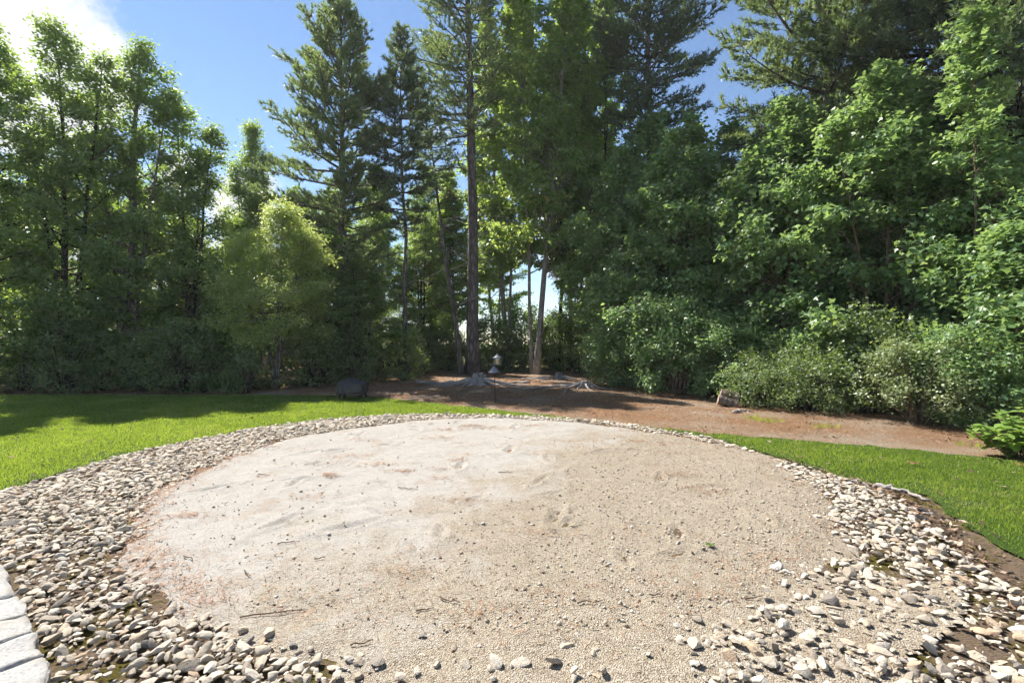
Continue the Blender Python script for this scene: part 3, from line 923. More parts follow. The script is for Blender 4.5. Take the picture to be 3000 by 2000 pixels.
mL5 = meshes(deciduous(16, [(0, 0, .3, 0, zat(600, 17.4), .10, .5), (0, 0, 1.1, -.1, zat(690, 17.4), .08, .25), (0, 0, -1.1, 0, zat(680, 17.4), .08, .25)], 1.65, .24, 90, 42000, .105, .18, LEAF_LONG, elev=(0, 45)), 'bark_grey', 'pale')
put_tree('locust_tree', 'bright yellow-green bushy tree in front of the tall pine on the left', 'tree', at(805, 17.3), mL5)

# ------------------------------------------------------------------ pines
G_PINE = 'tall white pines'
mP1 = meshes(pine(21, zat(-12, 21.5), 4.0, 2.7, .22, tufts=1.5, prof=lambda t: (.75 + t if t < .25 else (1 - ((t - .25) / .75) ** 2.6) * .95 + .16), lean=(-.15, 0), side=(-1, 0, .10)), 'bark_pine', 'needle')
put_tree('white_pine', 'tall pine with a brownish top standing against the blue sky', 'pine', at(1008, 21.5), mP1, G_PINE)
mP2 = meshes(pine(22, zat(70, 21.5), 7.0, 1.9, .11, tufts=1.3, lean=(-.5, 0), dead=(3.5, 9, 16, 1.6)), 'bark_pine', 'needle_dark')
put_tree('white_pine', 'slender pine with a narrow top between the two tallest pines', 'pine', at(1192, 21.5), mP2, G_PINE)
mP3 = meshes(pine(23, 27, 12.4, 3.5, .35, lean=(-.3, 0), dead=(4.5, 12.8, 42, 2.9), side=(-1, -.2, .3)), 'bark_pine', 'needle')
put_tree('white_pine', 'massive pine with a bare lower trunk rising behind the large stump', 'pine', at(1386, 25), mP3, G_PINE)
mP4 = meshes(pine(24, 25, 11.8, 3.4, .27, tufts=1.35, lean=(.35, 0), dead=(8, 12, 14, 2.3)), 'bark_pine', 'needle_dark')
put_tree('white_pine', 'dark pine whose trunk rises out of the maples right of the middle', 'pine', at(1890, 24), mP4, G_PINE)
mP5 = meshes(pine(25, 21, 8.2, 3.5, .22, tufts=1.35, lean=(.05, 0), dead=(6.5, 9, 8, 1.8), side=(-1, 0, .25)), 'bark_pine', 'needle')
put_tree('white_pine', 'pine with long layered boughs reaching left across the right sky gap', 'pine', at(2408, 17), mP5, G_PINE)
mP6 = meshes(pine(26, 17, 6.8, 4.3, .20, up0=-14, tufts=1.4, needle=.19, wid=.026, side=(-1, 0, .2)), 'bark_dark', 'needle_dark')
put_tree('white_pine', 'almost black conifer filling the upper right corner', 'pine', at(2960, 13.2), mP6, G_PINE)
put_tree('white_pine', 'dark conifer behind the upper right maples, left of the corner one', 'pine', at(2705, 17), mP6, G_PINE, 2.2, (1.0, 1.0, 1.05))
# the thin crooked stem left of the massive pine
mP7 = meshes(pine(27, 15.5, 9.5, 1.6, .13, lean=(-2.0, .2), dead=(3, 10, 22, 1.8), tufts=.8), 'bark_pine', 'needle')
put_tree('white_pine', 'thin crooked pine leaning left beside the massive trunk', 'pine', at(1352, 24.6), mP7, G_PINE)

# ------------------------------------------------------------------ tall deciduous trees in the middle
mD1 = meshes(deciduous(31, [(0, 0, 1.6, 0, 23, .17, .5), (-.25, .3, -.8, .4, 24, .10, .5)], 3.0, .22, 120, 36000, .20, .15, elev=(25, 68), wood_k=9), 'bark_pale', 'tall')
put_tree('tall_tree', 'tall leafy tree with a pale leaning trunk behind the small stump', 'tree', at(1573, 25.2), mD1)
mD2 = meshes(deciduous(32, [(0, 0, .3, 0, 23, .13, .55), (.5, .3, .9, 0, 21.5, .10, .45)], 2.5, .24, 100, 28000, .20, .15, elev=(30, 70)), 'bark_dark', 'tall')
put_tree('tall_tree', 'slim dark-trunked tree just right of the pale leaning trunk', 'tree', at(1642, 28), mD2)
put_tree('tall_tree', 'very thin straight-stemmed tree seen against the low sky gap', 'tree', at(1674, 30), mD2, None, 4.0, (.75, .75, .95))
put_tree('tall_tree', 'slim tree with yellowing upper leaves between the dark pine and the pale trunk', 'tree', at(1775, 29), mD2, None, 2.1, (1.05, 1.05, 1.04))
put_tree('tall_tree', 'leafy tree filling the space right of the massive pine trunk', 'tree', at(1485, 29), mD1, None, 2.6, (.95, .95, .98))

# ------------------------------------------------------------------ right side
G_RIGHT = 'maples along the right side'
mR0 = meshes(deciduous(41, [(0, 0, -.2, 0, zat(450, 20), .10, .5), (0, 0, 1.2, 0, zat(560, 20), .09, .5)], 2.7, .05, 76, 30000, .145, .17), 'bark_grey', 'maple_right')
put_tree('maple_tree', 'dense dark maple hanging over the mulch behind the flat-topped stump', 'maple', at(1835, 20), mR0, G_RIGHT)
mR1 = meshes(deciduous(42, [(0, 0, -.9, 0, zat(455, 17.2), .07, .35), (0, 0, .3, 0, zat(330, 17.2), .08, .40), (0, 0, 1.3, .2, zat(480, 17.2), .07, .25)], 2.3, .05, 78, 32000, .145, .17), 'twig_tan', 'maple_right')
put_tree('maple_tree', 'maple with a sunlit yellow-green top in front of the dark pine trunk', 'maple', at(2015, 17.2), mR1, G_RIGHT)
mR2 = meshes(deciduous(43, [(0, 0, .2, 0, zat(300, 15), .08, .5), (0, 0, -1.1, .1, zat(430, 15), .07, .25), (0, 0, 1.2, .1, zat(380, 15), .07, .25)], 2.4, .04, 78, 28000, .15, .17, LEAF_MAPLE), 'twig_tan', 'maple_right')
put_tree('maple_tree', 'broad maple below the pine with the long layered boughs', 'maple', at(2310, 15), mR2, G_RIGHT)
mR3 = meshes(deciduous(44, [(0, 0, .2, 0, zat(190, 12.8), .07, .5), (0, 0, -1.2, 0, zat(330, 12.8), .06, .25), (0, 0, 1.2, .1, zat(300, 12.8), .06, .25)], 2.2, .04, 78, 26000, .15, .16, LEAF_MAPLE), 'twig_tan', 'maple_right')
put_tree('maple_tree', 'large-leaved maple behind the round pale shrub on the right', 'maple', at(2590, 12.8), mR3, G_RIGHT)
mR4 = meshes(deciduous(45, [(0, 0, .05, 0, zat(20, 10.8), .05, .7), (.2, .1, .9, .3, zat(420, 10.8), .05, .3)], 1.0, .10, 60, 10000, .13, .13, LEAF_MAPLE), 'twig_tan', 'maple_right')
put_tree('maple_sapling', 'tall thin tan-stemmed maple sapling near the right edge', 'maple', at(2862, 10.8), mR4, G_RIGHT)
mR5 = meshes(deciduous(46, [(0, 0, -.1, 0, zat(670, 9.6), .05, .5), (0, 0, .7, 0, zat(560, 9.6), .05, .5)], 1.25, .10, 60, 13000, .13, .16, LEAF_MAPLE, up=1.0), 'twig_tan', 'maple_right')
put_tree('maple_tree', 'low bright maple at the right edge above the hydrangea', 'maple', at(2990, 9.6), mR5, G_RIGHT)
put_tree('maple_tree', 'maple half hidden between the two right-hand pines', 'maple', at(2160, 19.5), mR1, G_RIGHT, 2.4, (1.1, 1.1, 1.08))
put_tree('maple_tree', 'maple in the right background behind the tan sapling', 'maple', at(2760, 15.5), mR2, G_RIGHT, 1.7, (1.1, 1.1, 1.12))
put_tree('maple_tree', 'shaded maple beyond the right edge behind the bright low maple', 'maple', at(3120, 11.6), mR3, G_RIGHT, 3.9, (.9, .9, .85))

G_FILL = 'second row of trees behind the front ones'
for px, d, h, ms, h0, lab in [
        (70, 20.5, 11.0, mL2, 13.2, 'shaded maple in the second row at far left'), (285, 21.5, 10.8, mL0, 11.9, 'shaded maple in the second row behind the thick brown trunk'),
        (470, 22, 8.8, mL1, 13.0, 'shaded maple in the second row below the open branches'), (640, 20.5, 5.6, mL2, 13.2, 'low shaded maple left of the yellow-green tree'),
        (955, 19.6, 6.2, mL1, 13.0, 'dark leafy tree hiding the lower trunk of the tall pine'), (1062, 20.6, 5.4, mL3, 11.8, 'low leafy tree right of the tall pine trunk'),
        (905, 24, 8.6, mL1, 13.0, 'dark leafy tree below the lowest boughs of the tall pine'), (985, 28, 10.5, mD2, 23.0, 'leafy tree rising behind the trunk of the tall pine'),
        (1105, 29, 11.0, mL2, 13.2, 'sunlit leafy tree between the trunks of the tall and the slender pine'), (1235, 28, 9.5, mL1, 13.0, 'leafy tree behind the dead boughs of the massive pine'),
        (1320, 32, 13.0, mD2, 23.0, 'sunlit tree directly behind the massive pine trunk'), (1720, 26, 12.0, mL2, 13.2, 'leafy tree left of the dark pine trunk'),
        (1930, 22.5, 12.0, mR0, 9.4, 'tall maple behind the sunlit maple top'), (2480, 19, 12.5, mR1, 10.0, 'tall leafy tree behind the trunk of the long-boughed pine')]:
    s_ = h / h0
    put_tree('filler_tree', lab, 'tree', at(px, d), ms, G_FILL, d * 3.1, (max(s_, .9), max(s_, .9), s_))

# ------------------------------------------------------------------ background belt seen through the gaps
G_BG = 'background trees seen through the gaps'
bg = [(-150, 27, 13, 0), (90, 30, 12.5, 1), (330, 28, 11.5, 2), (560, 33, 11.5, 0), (680, 29, 9.0, 1), (880, 33, 12, 2), (1090, 36, 15, 0), (1270, 34, 14, 1), (1450, 40, 17, 2),
      (1780, 36, 17, 1), (1990, 31, 15.5, 2), (2250, 27, 13.5, 0), (2520, 24, 13.5, 1), (2820, 21, 13, 2), (3080, 18, 12, 0)]
src = [(mD2, 23.0), (mL2, 13.2), (mD1, 24.0)]
rb = random.Random(8)
for px, d, h, k in bg:
    ms, h0 = src[k]; s = h / h0
    put_tree('background_tree', 'sunlit green tree in the background seen only through gaps in the front trees', 'tree', at(px, d), ms, G_BG, rb.uniform(0, 6.28), (s * 1.35, s * 1.35, s))

# ------------------------------------------------------------------ understory and shrubs
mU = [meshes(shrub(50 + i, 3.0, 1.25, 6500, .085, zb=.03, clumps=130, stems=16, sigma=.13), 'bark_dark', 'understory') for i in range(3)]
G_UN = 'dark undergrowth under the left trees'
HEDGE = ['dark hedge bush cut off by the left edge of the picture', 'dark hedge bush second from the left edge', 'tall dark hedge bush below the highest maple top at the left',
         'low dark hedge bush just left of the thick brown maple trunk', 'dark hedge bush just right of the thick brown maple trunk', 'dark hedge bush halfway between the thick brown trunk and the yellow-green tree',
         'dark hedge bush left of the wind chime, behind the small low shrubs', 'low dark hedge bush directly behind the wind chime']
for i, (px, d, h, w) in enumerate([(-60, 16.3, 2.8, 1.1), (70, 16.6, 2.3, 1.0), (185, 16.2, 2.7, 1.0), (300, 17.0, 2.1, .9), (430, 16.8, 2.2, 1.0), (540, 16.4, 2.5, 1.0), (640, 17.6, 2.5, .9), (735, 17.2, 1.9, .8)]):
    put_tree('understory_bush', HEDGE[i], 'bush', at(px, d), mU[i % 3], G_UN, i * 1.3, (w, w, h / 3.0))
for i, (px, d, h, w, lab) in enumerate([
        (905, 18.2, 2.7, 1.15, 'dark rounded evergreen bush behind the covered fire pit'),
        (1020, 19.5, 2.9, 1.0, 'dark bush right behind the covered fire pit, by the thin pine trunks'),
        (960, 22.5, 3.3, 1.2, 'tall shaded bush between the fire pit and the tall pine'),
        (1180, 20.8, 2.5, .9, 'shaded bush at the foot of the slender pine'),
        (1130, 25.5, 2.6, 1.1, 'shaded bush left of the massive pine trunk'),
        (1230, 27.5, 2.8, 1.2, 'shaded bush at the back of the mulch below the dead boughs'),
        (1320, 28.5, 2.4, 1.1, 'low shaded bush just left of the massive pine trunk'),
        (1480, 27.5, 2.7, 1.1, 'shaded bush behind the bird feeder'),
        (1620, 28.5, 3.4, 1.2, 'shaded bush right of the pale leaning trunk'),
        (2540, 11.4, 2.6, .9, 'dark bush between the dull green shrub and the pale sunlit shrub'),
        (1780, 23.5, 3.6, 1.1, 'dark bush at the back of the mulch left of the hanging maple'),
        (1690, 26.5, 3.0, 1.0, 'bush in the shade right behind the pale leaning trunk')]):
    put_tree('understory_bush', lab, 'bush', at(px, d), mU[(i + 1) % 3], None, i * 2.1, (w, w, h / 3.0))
G_BB = 'sunlit bushes behind the tree trunks'
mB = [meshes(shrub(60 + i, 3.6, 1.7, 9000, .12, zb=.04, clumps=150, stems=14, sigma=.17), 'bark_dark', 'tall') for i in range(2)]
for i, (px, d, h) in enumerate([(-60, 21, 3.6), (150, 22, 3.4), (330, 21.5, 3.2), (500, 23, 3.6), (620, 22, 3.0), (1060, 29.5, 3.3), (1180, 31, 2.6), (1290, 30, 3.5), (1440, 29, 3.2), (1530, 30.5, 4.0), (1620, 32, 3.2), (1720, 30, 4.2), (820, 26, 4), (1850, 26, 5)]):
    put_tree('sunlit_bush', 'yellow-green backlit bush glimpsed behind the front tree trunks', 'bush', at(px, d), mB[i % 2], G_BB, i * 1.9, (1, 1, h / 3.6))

mS = [meshes(shrub(70, 1.75, 1.15, 8500, .060, zb=.15, clumps=130, stems=16, sigma=.10, up=1.0), 'twig_tan', 'shrub'),
      meshes(shrub(71, 1.6, 1.1, 7500, .055, zb=.03, clumps=150, stems=16, sigma=.10), 'bark_dark', 'understory'),
      meshes(shrub(72, 2.9, 1.5, 11000, .085, zb=.04, clumps=150, stems=16, sigma=.14), 'twig_tan', 'maple_right')]
put_tree('round_shrub', 'round pale-leaved shrub lit by the sun beside the right mulch', 'shrub', at(2695, 10.0), mS[0])
put_tree('round_shrub', 'dull green low shrub left of the pale sunlit shrub', 'shrub', at(2375, 11.9), mS[1], None, 1.0, (1.05, 1.05, 1.0))
put_tree('round_shrub', 'low dark shrub between the log and the dull green shrub', 'shrub', at(2235, 12.7), mS[1], None, 2.6, (.95, .95, .95))
put_tree('leafy_shrub', 'large leafy shrub above the log at the mulch edge', 'shrub', at(2150, 14.4), mS[2], None, .4, (1, 1, .9))
put_tree('leafy_shrub', 'leafy shrub with pale sunlit leaves left of the log', 'shrub', at(1985, 15.6), mS[2], None, 2.0, (1.1, 1.1, 1.12))
put_tree('leafy_shrub', 'leafy shrub overhanging the mulch behind the flat-topped stump', 'shrub', at(1830, 18.0), mS[2], None, 3.1, (1.1, 1.1, .95))
put_tree('leafy_shrub', 'tall shrub rising behind the dull green low shrub', 'shrub', at(2420, 13.2), mS[2], None, 4.4, (1, 1, .9))
put_tree('leafy_shrub', 'leafy shrub behind the right side of the pale sunlit shrub', 'shrub', at(2855, 9.7), mS[2], None, 5.2, (.85, .85, .7))
mT = meshes(shrub(75, .75, .55, 2600, .05, zb=.05, clumps=50, stems=8, sigma=.07), 'bark_dark', 'understory')
put_tree('low_shrub', 'small low shrub at the lawn edge below the wind chime', 'shrub', at(682, 15.9), mT, None)
put_tree('low_shrub', 'small low shrub at the lawn edge left of the wind chime pole', 'shrub', at(597, 16.1), mT, None, 1.2, (.85, .85, .85))
mW = meshes(shrub(76, 1.55, .48, 2200, .055, zb=.52, clumps=46, stems=5, sigma=.07), 'bark_dark', 'shrub')
put_tree('small_tree', 'little pale-leaved tree left of the hanging wind chime', 'tree', at(725, 15.8), mW)

# ------------------------------------------------------------------ hydrangea, leaf by leaf
def hydrangea():
    rng = np.random.default_rng(90)
    root = empty('hydrangea', (7.38, 6.95, 0))
    tag(root, 'bright green hydrangea with large leaves at the right edge of the lawn', 'hydrangea')
    g = Geo()
    T = []; F = []
    L = 7
    for i in range(L):
        u = i / (L - 1); w = .40 * math.sin(math.pi * min(1, u * .93 + .07)) ** .8
        zc = -.22 * u * u
        T += [(u, -w, zc + .10 * w * 2), (u, 0, zc), (u, w, zc + .10 * w * 2)]
        if i: b = (i - 1) * 3; F += [(b, b + 1, b + 4, b + 3), (b + 1, b + 2, b + 5, b + 4)]
    g.add(T, F4=F, a=.5)
    lm = g.mesh('leaf', M['hydrangea'], smooth=True, attr=True)
    st = Geo()
    for s in range(36):
        a = rng.random() * 6.283; rr_ = .60 * math.sqrt(rng.random()); top = np.array([rr_ * math.cos(a), rr_ * math.sin(a), .66 * (1 - (rr_ / .8) ** 2) * rng.uniform(.75, 1.05) + .06])
        b = top * [.25, .25, 0] + [0, 0, -.02]
        P = np.array([b + (top - b) * np.array([t ** 1.3, t ** 1.3, t]) for t in np.linspace(0, 1, 5)])
        st.add(*tube(P, np.linspace(.007, .004, 5), 5))
        az0 = rng.random() * 6.28
        for k in range(9):
            lvl = k // 2
            az = az0 + (k % 2) * math.pi + lvl * 1.57 + rng.normal() * .25
            p = interp_path(P, 1 - .17 * lvl - .01)
            o = link('leaf', lm, root); o.location = p
            sz = rng.uniform(.13, .19) * (1.0 if lvl else .75)
            o.scale = (sz, sz, sz)
            o.rotation_euler = (rng.normal() * .2, R(rng.uniform(-30, 18)) + .05 * lvl, az)
    st.build('stem', M['twig_tan'], root, smooth=True)
hydrangea()

# ------------------------------------------------------------------ grass blades
def grass():
    rng = np.random.default_rng(3)
    n = 640000
    d = 3.2 + (15.5 - 3.2) * rng.random(n) ** .85
    x = rng.uniform(-1.13, 1.13, n) * d
    ok = in_poly(x, d, LAWN_L)
    # ragged edges: blades spill a few centimetres over the outline
    jx, jy = x + rng.normal(size=n) * .05, d + rng.normal(size=n) * .05
    x, y = jx[ok], jy[ok]
    ed = dist_poly(x, y, LAWN_L)
    n = len(x)
    pat = fbm(x * .8, y * .8, 51); pat2 = fbm(x * 3.2, y * 3.2, 61)
    thin = (ed < .30) & (rng.random(n) < .55 * (1 - ed / .30) * np.clip(pat2 * 2, 0, 1.4)) | ((y < 10.5) & (ed < .5) & (pat2 > .62) & (rng.random(n) < .6))
    x, y, ed, pat, pat2 = [q[~thin] for q in (x, y, ed, pat, pat2)]
    n = len(x)
    h = rng.uniform(.020, .046, n) * (.7 + .6 * pat) * np.clip(.6 + ed * 1.5, .6, 1)
    w = .0026 + .00040 * y
    az = rng.random(n) * 6.283; lean = rng.uniform(.1, .7, n) * h
    la = rng.random(n) * 6.283
    bx, by = np.cos(az) * w, np.sin(az) * w
    z0 = np.full(n, .010)
    A = np.stack([x - bx, y - by, z0], -1); B = np.stack([x + bx, y + by, z0], -1)
    C = np.stack([x + np.cos(la) * lean, y + np.sin(la) * lean, z0 + h], -1)
    V = np.stack([A, B, C], 1).reshape(-1, 3)
    dry = np.clip((.40 - ed) / .40, 0, 1) * (pat2 > .45)
    a = np.clip(.17 + .58 * rng.random(n) + (pat - .47) * 1.9 + (pat2 - .47) * 1.2 + dry * .40, 0, .965)
    a = np.where(rng.random(n) < .02 + .14 * dry + .10 * np.clip((pat2 - .58) * 8, 0, 1), 1.0, a)
    g = Geo(); g.add(V, F3=np.arange(n * 3).reshape(-1, 3), a=np.repeat(a, 3))
    o = g.build('grass', M['grass'], attr=True)
    tag(o, 'short bright green lawn grass on both sides of the sand circle', 'grass', kind='stuff')
    print('blades', n)
grass()

# grass tufts along the right mulch edge
def weed_tuft(name, label, x, y, n, rad, h):
    rng = np.random.default_rng(int(x * 100))
    a = rng.random(n) * 6.28; r = rad * np.sqrt(rng.random(n)); px, py = r * np.cos(a), r * np.sin(a) * .6
    hh = h * rng.uniform(.5, 1.1, n); la = rng.random(n) * 6.28; ln = hh * rng.uniform(.2, .8, n); w = .006
    A = np.stack([px - w, py, 0 * px], -1); B = np.stack([px + w, py, 0 * px], -1); C = np.stack([px + np.cos(la) * ln, py + np.sin(la) * ln, hh], -1)
    g = Geo(); g.add(np.stack([A, B, C], 1).reshape(-1, 3), F3=np.arange(n * 3).reshape(-1, 3), a=np.repeat(.3 + .6 * rng.random(n), 3))
    o = g.build(name, M['grass'], attr=True); o.location = (x, y, .0); tag(o, label, 'grass tuft')
for px, py, n, rad, h, lab in [(2205, 1228, 34, .16, .15, 'grass tuft at the shade edge below the log'), (2262, 1236, 60, .32, .13, 'wide grass tuft at the foot of the low dark shrub'),
                               (2420, 1252, 44, .30, .12, 'grass tuft in front of the dull green low shrub'), (2840, 1306, 34, .22, .10, 'grass tuft in the mulch left of the hydrangea')]:
    x, y = ground_at(px, py); weed_tuft('grass_tuft', lab, x, y, n, rad, h)

# ------------------------------------------------------------------ stumps and roots
def wavy_root(rng, p0, az, L, r0, drop=.0, n=9, h0=.25):
    P = []; a = az; p = np.array(p0, float)
    for i in range(n):
        t = i / (n - 1)
        z = h0 * (1 - t) ** 2.6 + .02 * (1 - t) + rng.normal() * .012 - .015 * t
        P.append([p[0], p[1], z])
        a += rng.normal() * .22
        p = p + np.array([math.cos(a), math.sin(a), 0]) * L / (n - 1)
    return tube(np.array(P), np.linspace(r0, r0 * .18, n) * (1 + .15 * rng.normal(size=n)), 7)

def stump(name, label, loc, Rs, H, roots, seed, flat=False, mat='driftwood'):
    rng = np.random.default_rng(seed)
    root = empty(name, loc); tag(root, label, 'stump')
    k = 28; a = np.arange(k) * 2 * math.pi / k
    lob = 1 + .22 * np.sin(5 * a + 1) + .10 * np.sin(9 * a)
    rows = [(1.55, -.03), (1.30, .10 * H), (1.0, .35 * H), (.82, .62 * H), (.76, .86 * H), (.72, H), (.45, H * .93), (.02, H * .86)]
    prof = [(r * Rs, z) for r, z in rows]
    jit = np.ones((len(rows), k))
    for i, (r, z) in enumerate(rows): jit[i] = 1 + (lob - 1) * (1.3 - .6 * i / 7) + rng.normal(size=k) * .07
    V, _, F = lathe(prof, k, jit)
    if not flat:
        V = V.reshape(len(rows), k, 3); V[4:, :, 2] += rng.normal(size=(1, k)) * .17 * H + np.sin(a * 2)[None] * .14 * H; V = V.reshape(-1, 3)
    g = Geo(); g.add(V, F4=F); g.build('stump_body', M[mat], root, smooth=True)
    for az, L, r in roots:
        g = Geo(); g.add(*wavy_root(rng, (math.cos(R(az)) * Rs * .7, math.sin(R(az)) * Rs * .7, 0), R(az), L, r, h0=H * .55))
        g.build('root', M[mat], root, smooth=True)
    return root
x, y = ground_at(1402, 1128)
stump('tree_stump', 'large weathered grey stump with long roots in front of the massive pine', (x, y, 0), .30, .42,
      [(180, 2.6, .085), (196, 1.9, .075), (215, 1.2, .07), (250, .8, .065), (290, .7, .06), (325, 1.0, .065), (345, 2.2, .075), (8, 1.8, .06), (165, 1.3, .06)], 1)
x, y = ground_at(1637, 1112)
stump('tree_stump', 'small broken stump to the right of the pale leaning trunk', (x, y, 0), .20, .28,
      [(180, 2.4, .06), (200, 1.6, .05), (250, .6, .05), (320, .8, .05), (350, 1.6, .05)], 2)
x, y = ground_at(1712, 1137)
stump('tree_stump', 'flat-topped sawn stump at the sunny patch of mulch', (x, y, 0), .17, .27,
      [(180, 2.2, .06), (192, 2.6, .055), (225, .7, .05), (285, .7, .06), (320, .6, .05), (355, 1.2, .05)], 3, flat=True)
def lying_root(label, pts, r, seed):
    rng = np.random.default_rng(seed)
    P = np.array([(*ground_at(px, py), z) for px, py, z in pts]); c = P.mean(0) * [1, 1, 0]
    t = np.linspace(0, len(P) - 1, len(P) * 4)
    Q = np.stack([np.interp(t, np.arange(len(P)), P[:, k]) for k in range(3)], -1) - c
    Q += rng.normal(size=Q.shape) * [.02, .02, .008]
    g = Geo(); g.add(*tube(Q, np.linspace(r, r * .35, len(Q)) * (1 + .15 * rng.normal(size=len(Q))), 7))
    o = g.build('surface_root', M['driftwood'], smooth=True); o.location = c
    tag(o, label, 'root')
lying_root('knobbly bleached root end lying left of the large stump', [(1221, 1122, .10), (1230, 1124, .07), (1262, 1122, .05), (1300, 1126, .03), (1345, 1124, .03)], .075, 1)
lying_root('long bleached root running between the large stump and the flat-topped stump', [(1672, 1132, .08), (1620, 1136, .05), (1575, 1139, .05), (1540, 1142, .04), (1455, 1127, .02)], .06, 2)
lying_root('bleached root lying across the mulch beside the feeder pole', [(1548, 1124, .07), (1510, 1122, .05), (1480, 1127, .04), (1440, 1121, .03)], .05, 3)
lying_root('grey root at the mulch edge right of the flat-topped stump', [(1760, 1122, .05), (1800, 1121, .06), (1850, 1120, .04)], .05, 4)
lying_root('dark grey root lying in the shade below the log', [(2150, 1210, .03), (2175, 1207, .05), (2205, 1206, .02)], .05, 5)
lying_root('pale surface root between the right stones and the lawn', [(2565, 1428, .02), (2610, 1437, .035), (2660, 1448, .03), (2715, 1471, .015)], .030, 6)
lying_root('dark root strip beside the right border stones, nearest the camera', [(2760, 1600, .01), (2810, 1640, .02), (2860, 1668, .015), (2925, 1690, .01)], .022, 7)
lying_root('thin dark root at the top of the bare soil strip on the right', [(2480, 1410, .01), (2510, 1416, .025), (2535, 1421, .01)], .022, 8)
lying_root('thin grey root in the middle of the bare soil strip on the right', [(2665, 1490, .01), (2710, 1507, .02), (2760, 1522, .01)], .02, 9)

def log_round():
    x, y = ground_at(2128, 1190)
    root = empty('log', (x, y, 0)); root.rotation_euler = (0, 0, R(-18)); tag(root, 'split brown log lying under the shrubs at the mulch edge', 'log')
    rng = np.random.default_rng(6)
    k = 22; a = np.arange(k) * 2 * math.pi / k
    for s, (r, zc, yc, L, col_) in enumerate([(.155, .13, -.03, .48, 'log'), (.135, .30, .07, .42, 'log')]):
        V = []; rows = 7
        for i in range(rows):
            t = i / (rows - 1) - .5
            rr_ = r * (1 + .05 * np.sin(4 * a + s) + .03 * rng.normal(size=k))
            V.append(np.stack([np.full(k, t * L), yc + rr_ * np.cos(a), zc + rr_ * .82 * np.sin(a)], -1))
        V = np.concatenate(V)
        i = np.arange(rows - 1)[:, None] * k; j = np.arange(k)[None]; j2 = (j + 1) % k
        g = Geo(); g.add(V, F4=np.stack([i + j, i + j2, i + k + j2, i + k + j], -1).reshape(-1, 4))
        b = g.build('log_half', M['log'], root, smooth=True); b.rotation_euler = (R(4), R(14), 0)
        for e in (0, rows - 1):
            ring = V[e * k:(e + 1) * k]; c = ring.mean(0) + [(-.012 if e == 0 else .012), 0, 0]
            gg = Geo(); gg.add(np.vstack([ring * [1.001, 1, 1], c]), F3=[(q, (q + 1) % k, k) for q in range(k)])
            gg.build('cut_end', M['cut_wood'], b)
log_round()

# ------------------------------------------------------------------ covered fire pit
def fire_pit():
    x, y = ground_at(1033, 1168)
    root = empty('fire_pit', (x, y, .045)); tag(root, 'round fire pit under a wrinkled dark grey cover at the lawn edge', 'fire pit')
    rng = np.random.default_rng(2)
    k = 64; a = np.arange(k) * 2 * math.pi / k
    rows = [(.435, .175), (.432, .23), (.428, .31), (.425, .385), (.418, .425), (.36, .452), (.29, .478), (.21, .505), (.13, .535), (.06, .552), (.005, .558)]
    V = []
    for i, (r, z) in enumerate(rows):
        t = i / 10
        fold = .018 * np.sin(11 * a + 1.3 * i) * (1 - t) + .012 * np.sin(23 * a - .9 * i) * (1 - abs(t - .45)) + .010 * rng.normal(size=k) * (1 - t)
        zz = z + .022 * np.sin(7 * a + i * .5) * (t * (1 - t) * 4) + .014 * np.sin(15 * a + 1.1 * i) * (.2 < t < .95) + .006 * rng.normal(size=k) * (.2 < t < .95) + (-.07 * np.exp(-((a - 3.6) / .35) ** 2) if i == 0 else 0)
        V.append(np.stack([(r + fold * (r / .43)) * np.cos(a), (r + fold * (r / .43)) * np.sin(a), zz], -1))
    V = np.concatenate(V); n = len(rows)
    i = np.arange(n - 1)[:, None] * k; j = np.arange(k)[None]; j2 = (j + 1) % k
    g = Geo(); g.add(V, F4=np.stack([i + j, i + j2, i + k + j2, i + k + j], -1).reshape(-1, 4))
    g.build('cover', M['cover'], root, smooth=True)
    hg = Geo(); P = np.stack([.437 * np.cos(np.append(a, a[0])), .437 * np.sin(np.append(a, a[0])), np.append(V[:k, 2], V[0, 2])], -1); hg.add(*tube(P, .008, 5, cap=False)); hg.build('hem', M['cover'], root, smooth=True)
    for ang in (215, 250, 325, 20, 140):
        g = Geo(); c, s = math.cos(R(ang)), math.sin(R(ang))
        g.add(*tube(np.array([[.36 * c, .36 * s, .22], [.37 * c, .37 * s, .08], [.385 * c, .385 * s, -.005]]), [.022, .022, .026], 6)); g.build('leg', M['black_metal'], root, smooth=True)
    g = Geo(); aa = np.linspace(0, 2 * math.pi, 33); g.add(*tube(np.stack([.37 * np.cos(aa), .37 * np.sin(aa), np.full(33, .075)], -1), .012, 6, cap=False)); g.build('lower_ring', M['black_metal'], root, smooth=True)
    g = Geo(); g.add(*lathe([(.30, .17), (.24, .12), (.05, .10), (.003, .10)], 24)); g.build('bowl', M['black_metal'], root, smooth=True)
    # poker lying in the grass on its left
    o = empty('fire_poker', (x - .62, y + .1, .02)); tag(o, 'thin dark poker lying in the grass left of the fire pit', 'poker')
    g = Geo(); g.add(*tube(np.array([[-.22, .05, .03], [0, .0, .05], [.22, -.03, .10]]), .008, 6)); g.build('rod', M['black_metal'], o)
    g = Geo(); g.add(*tube(np.array([[.22, -.03, .10], [.30, -.045, .115]]), .016, 7)); g.build('handle', M['twig'], o)
fire_pit()

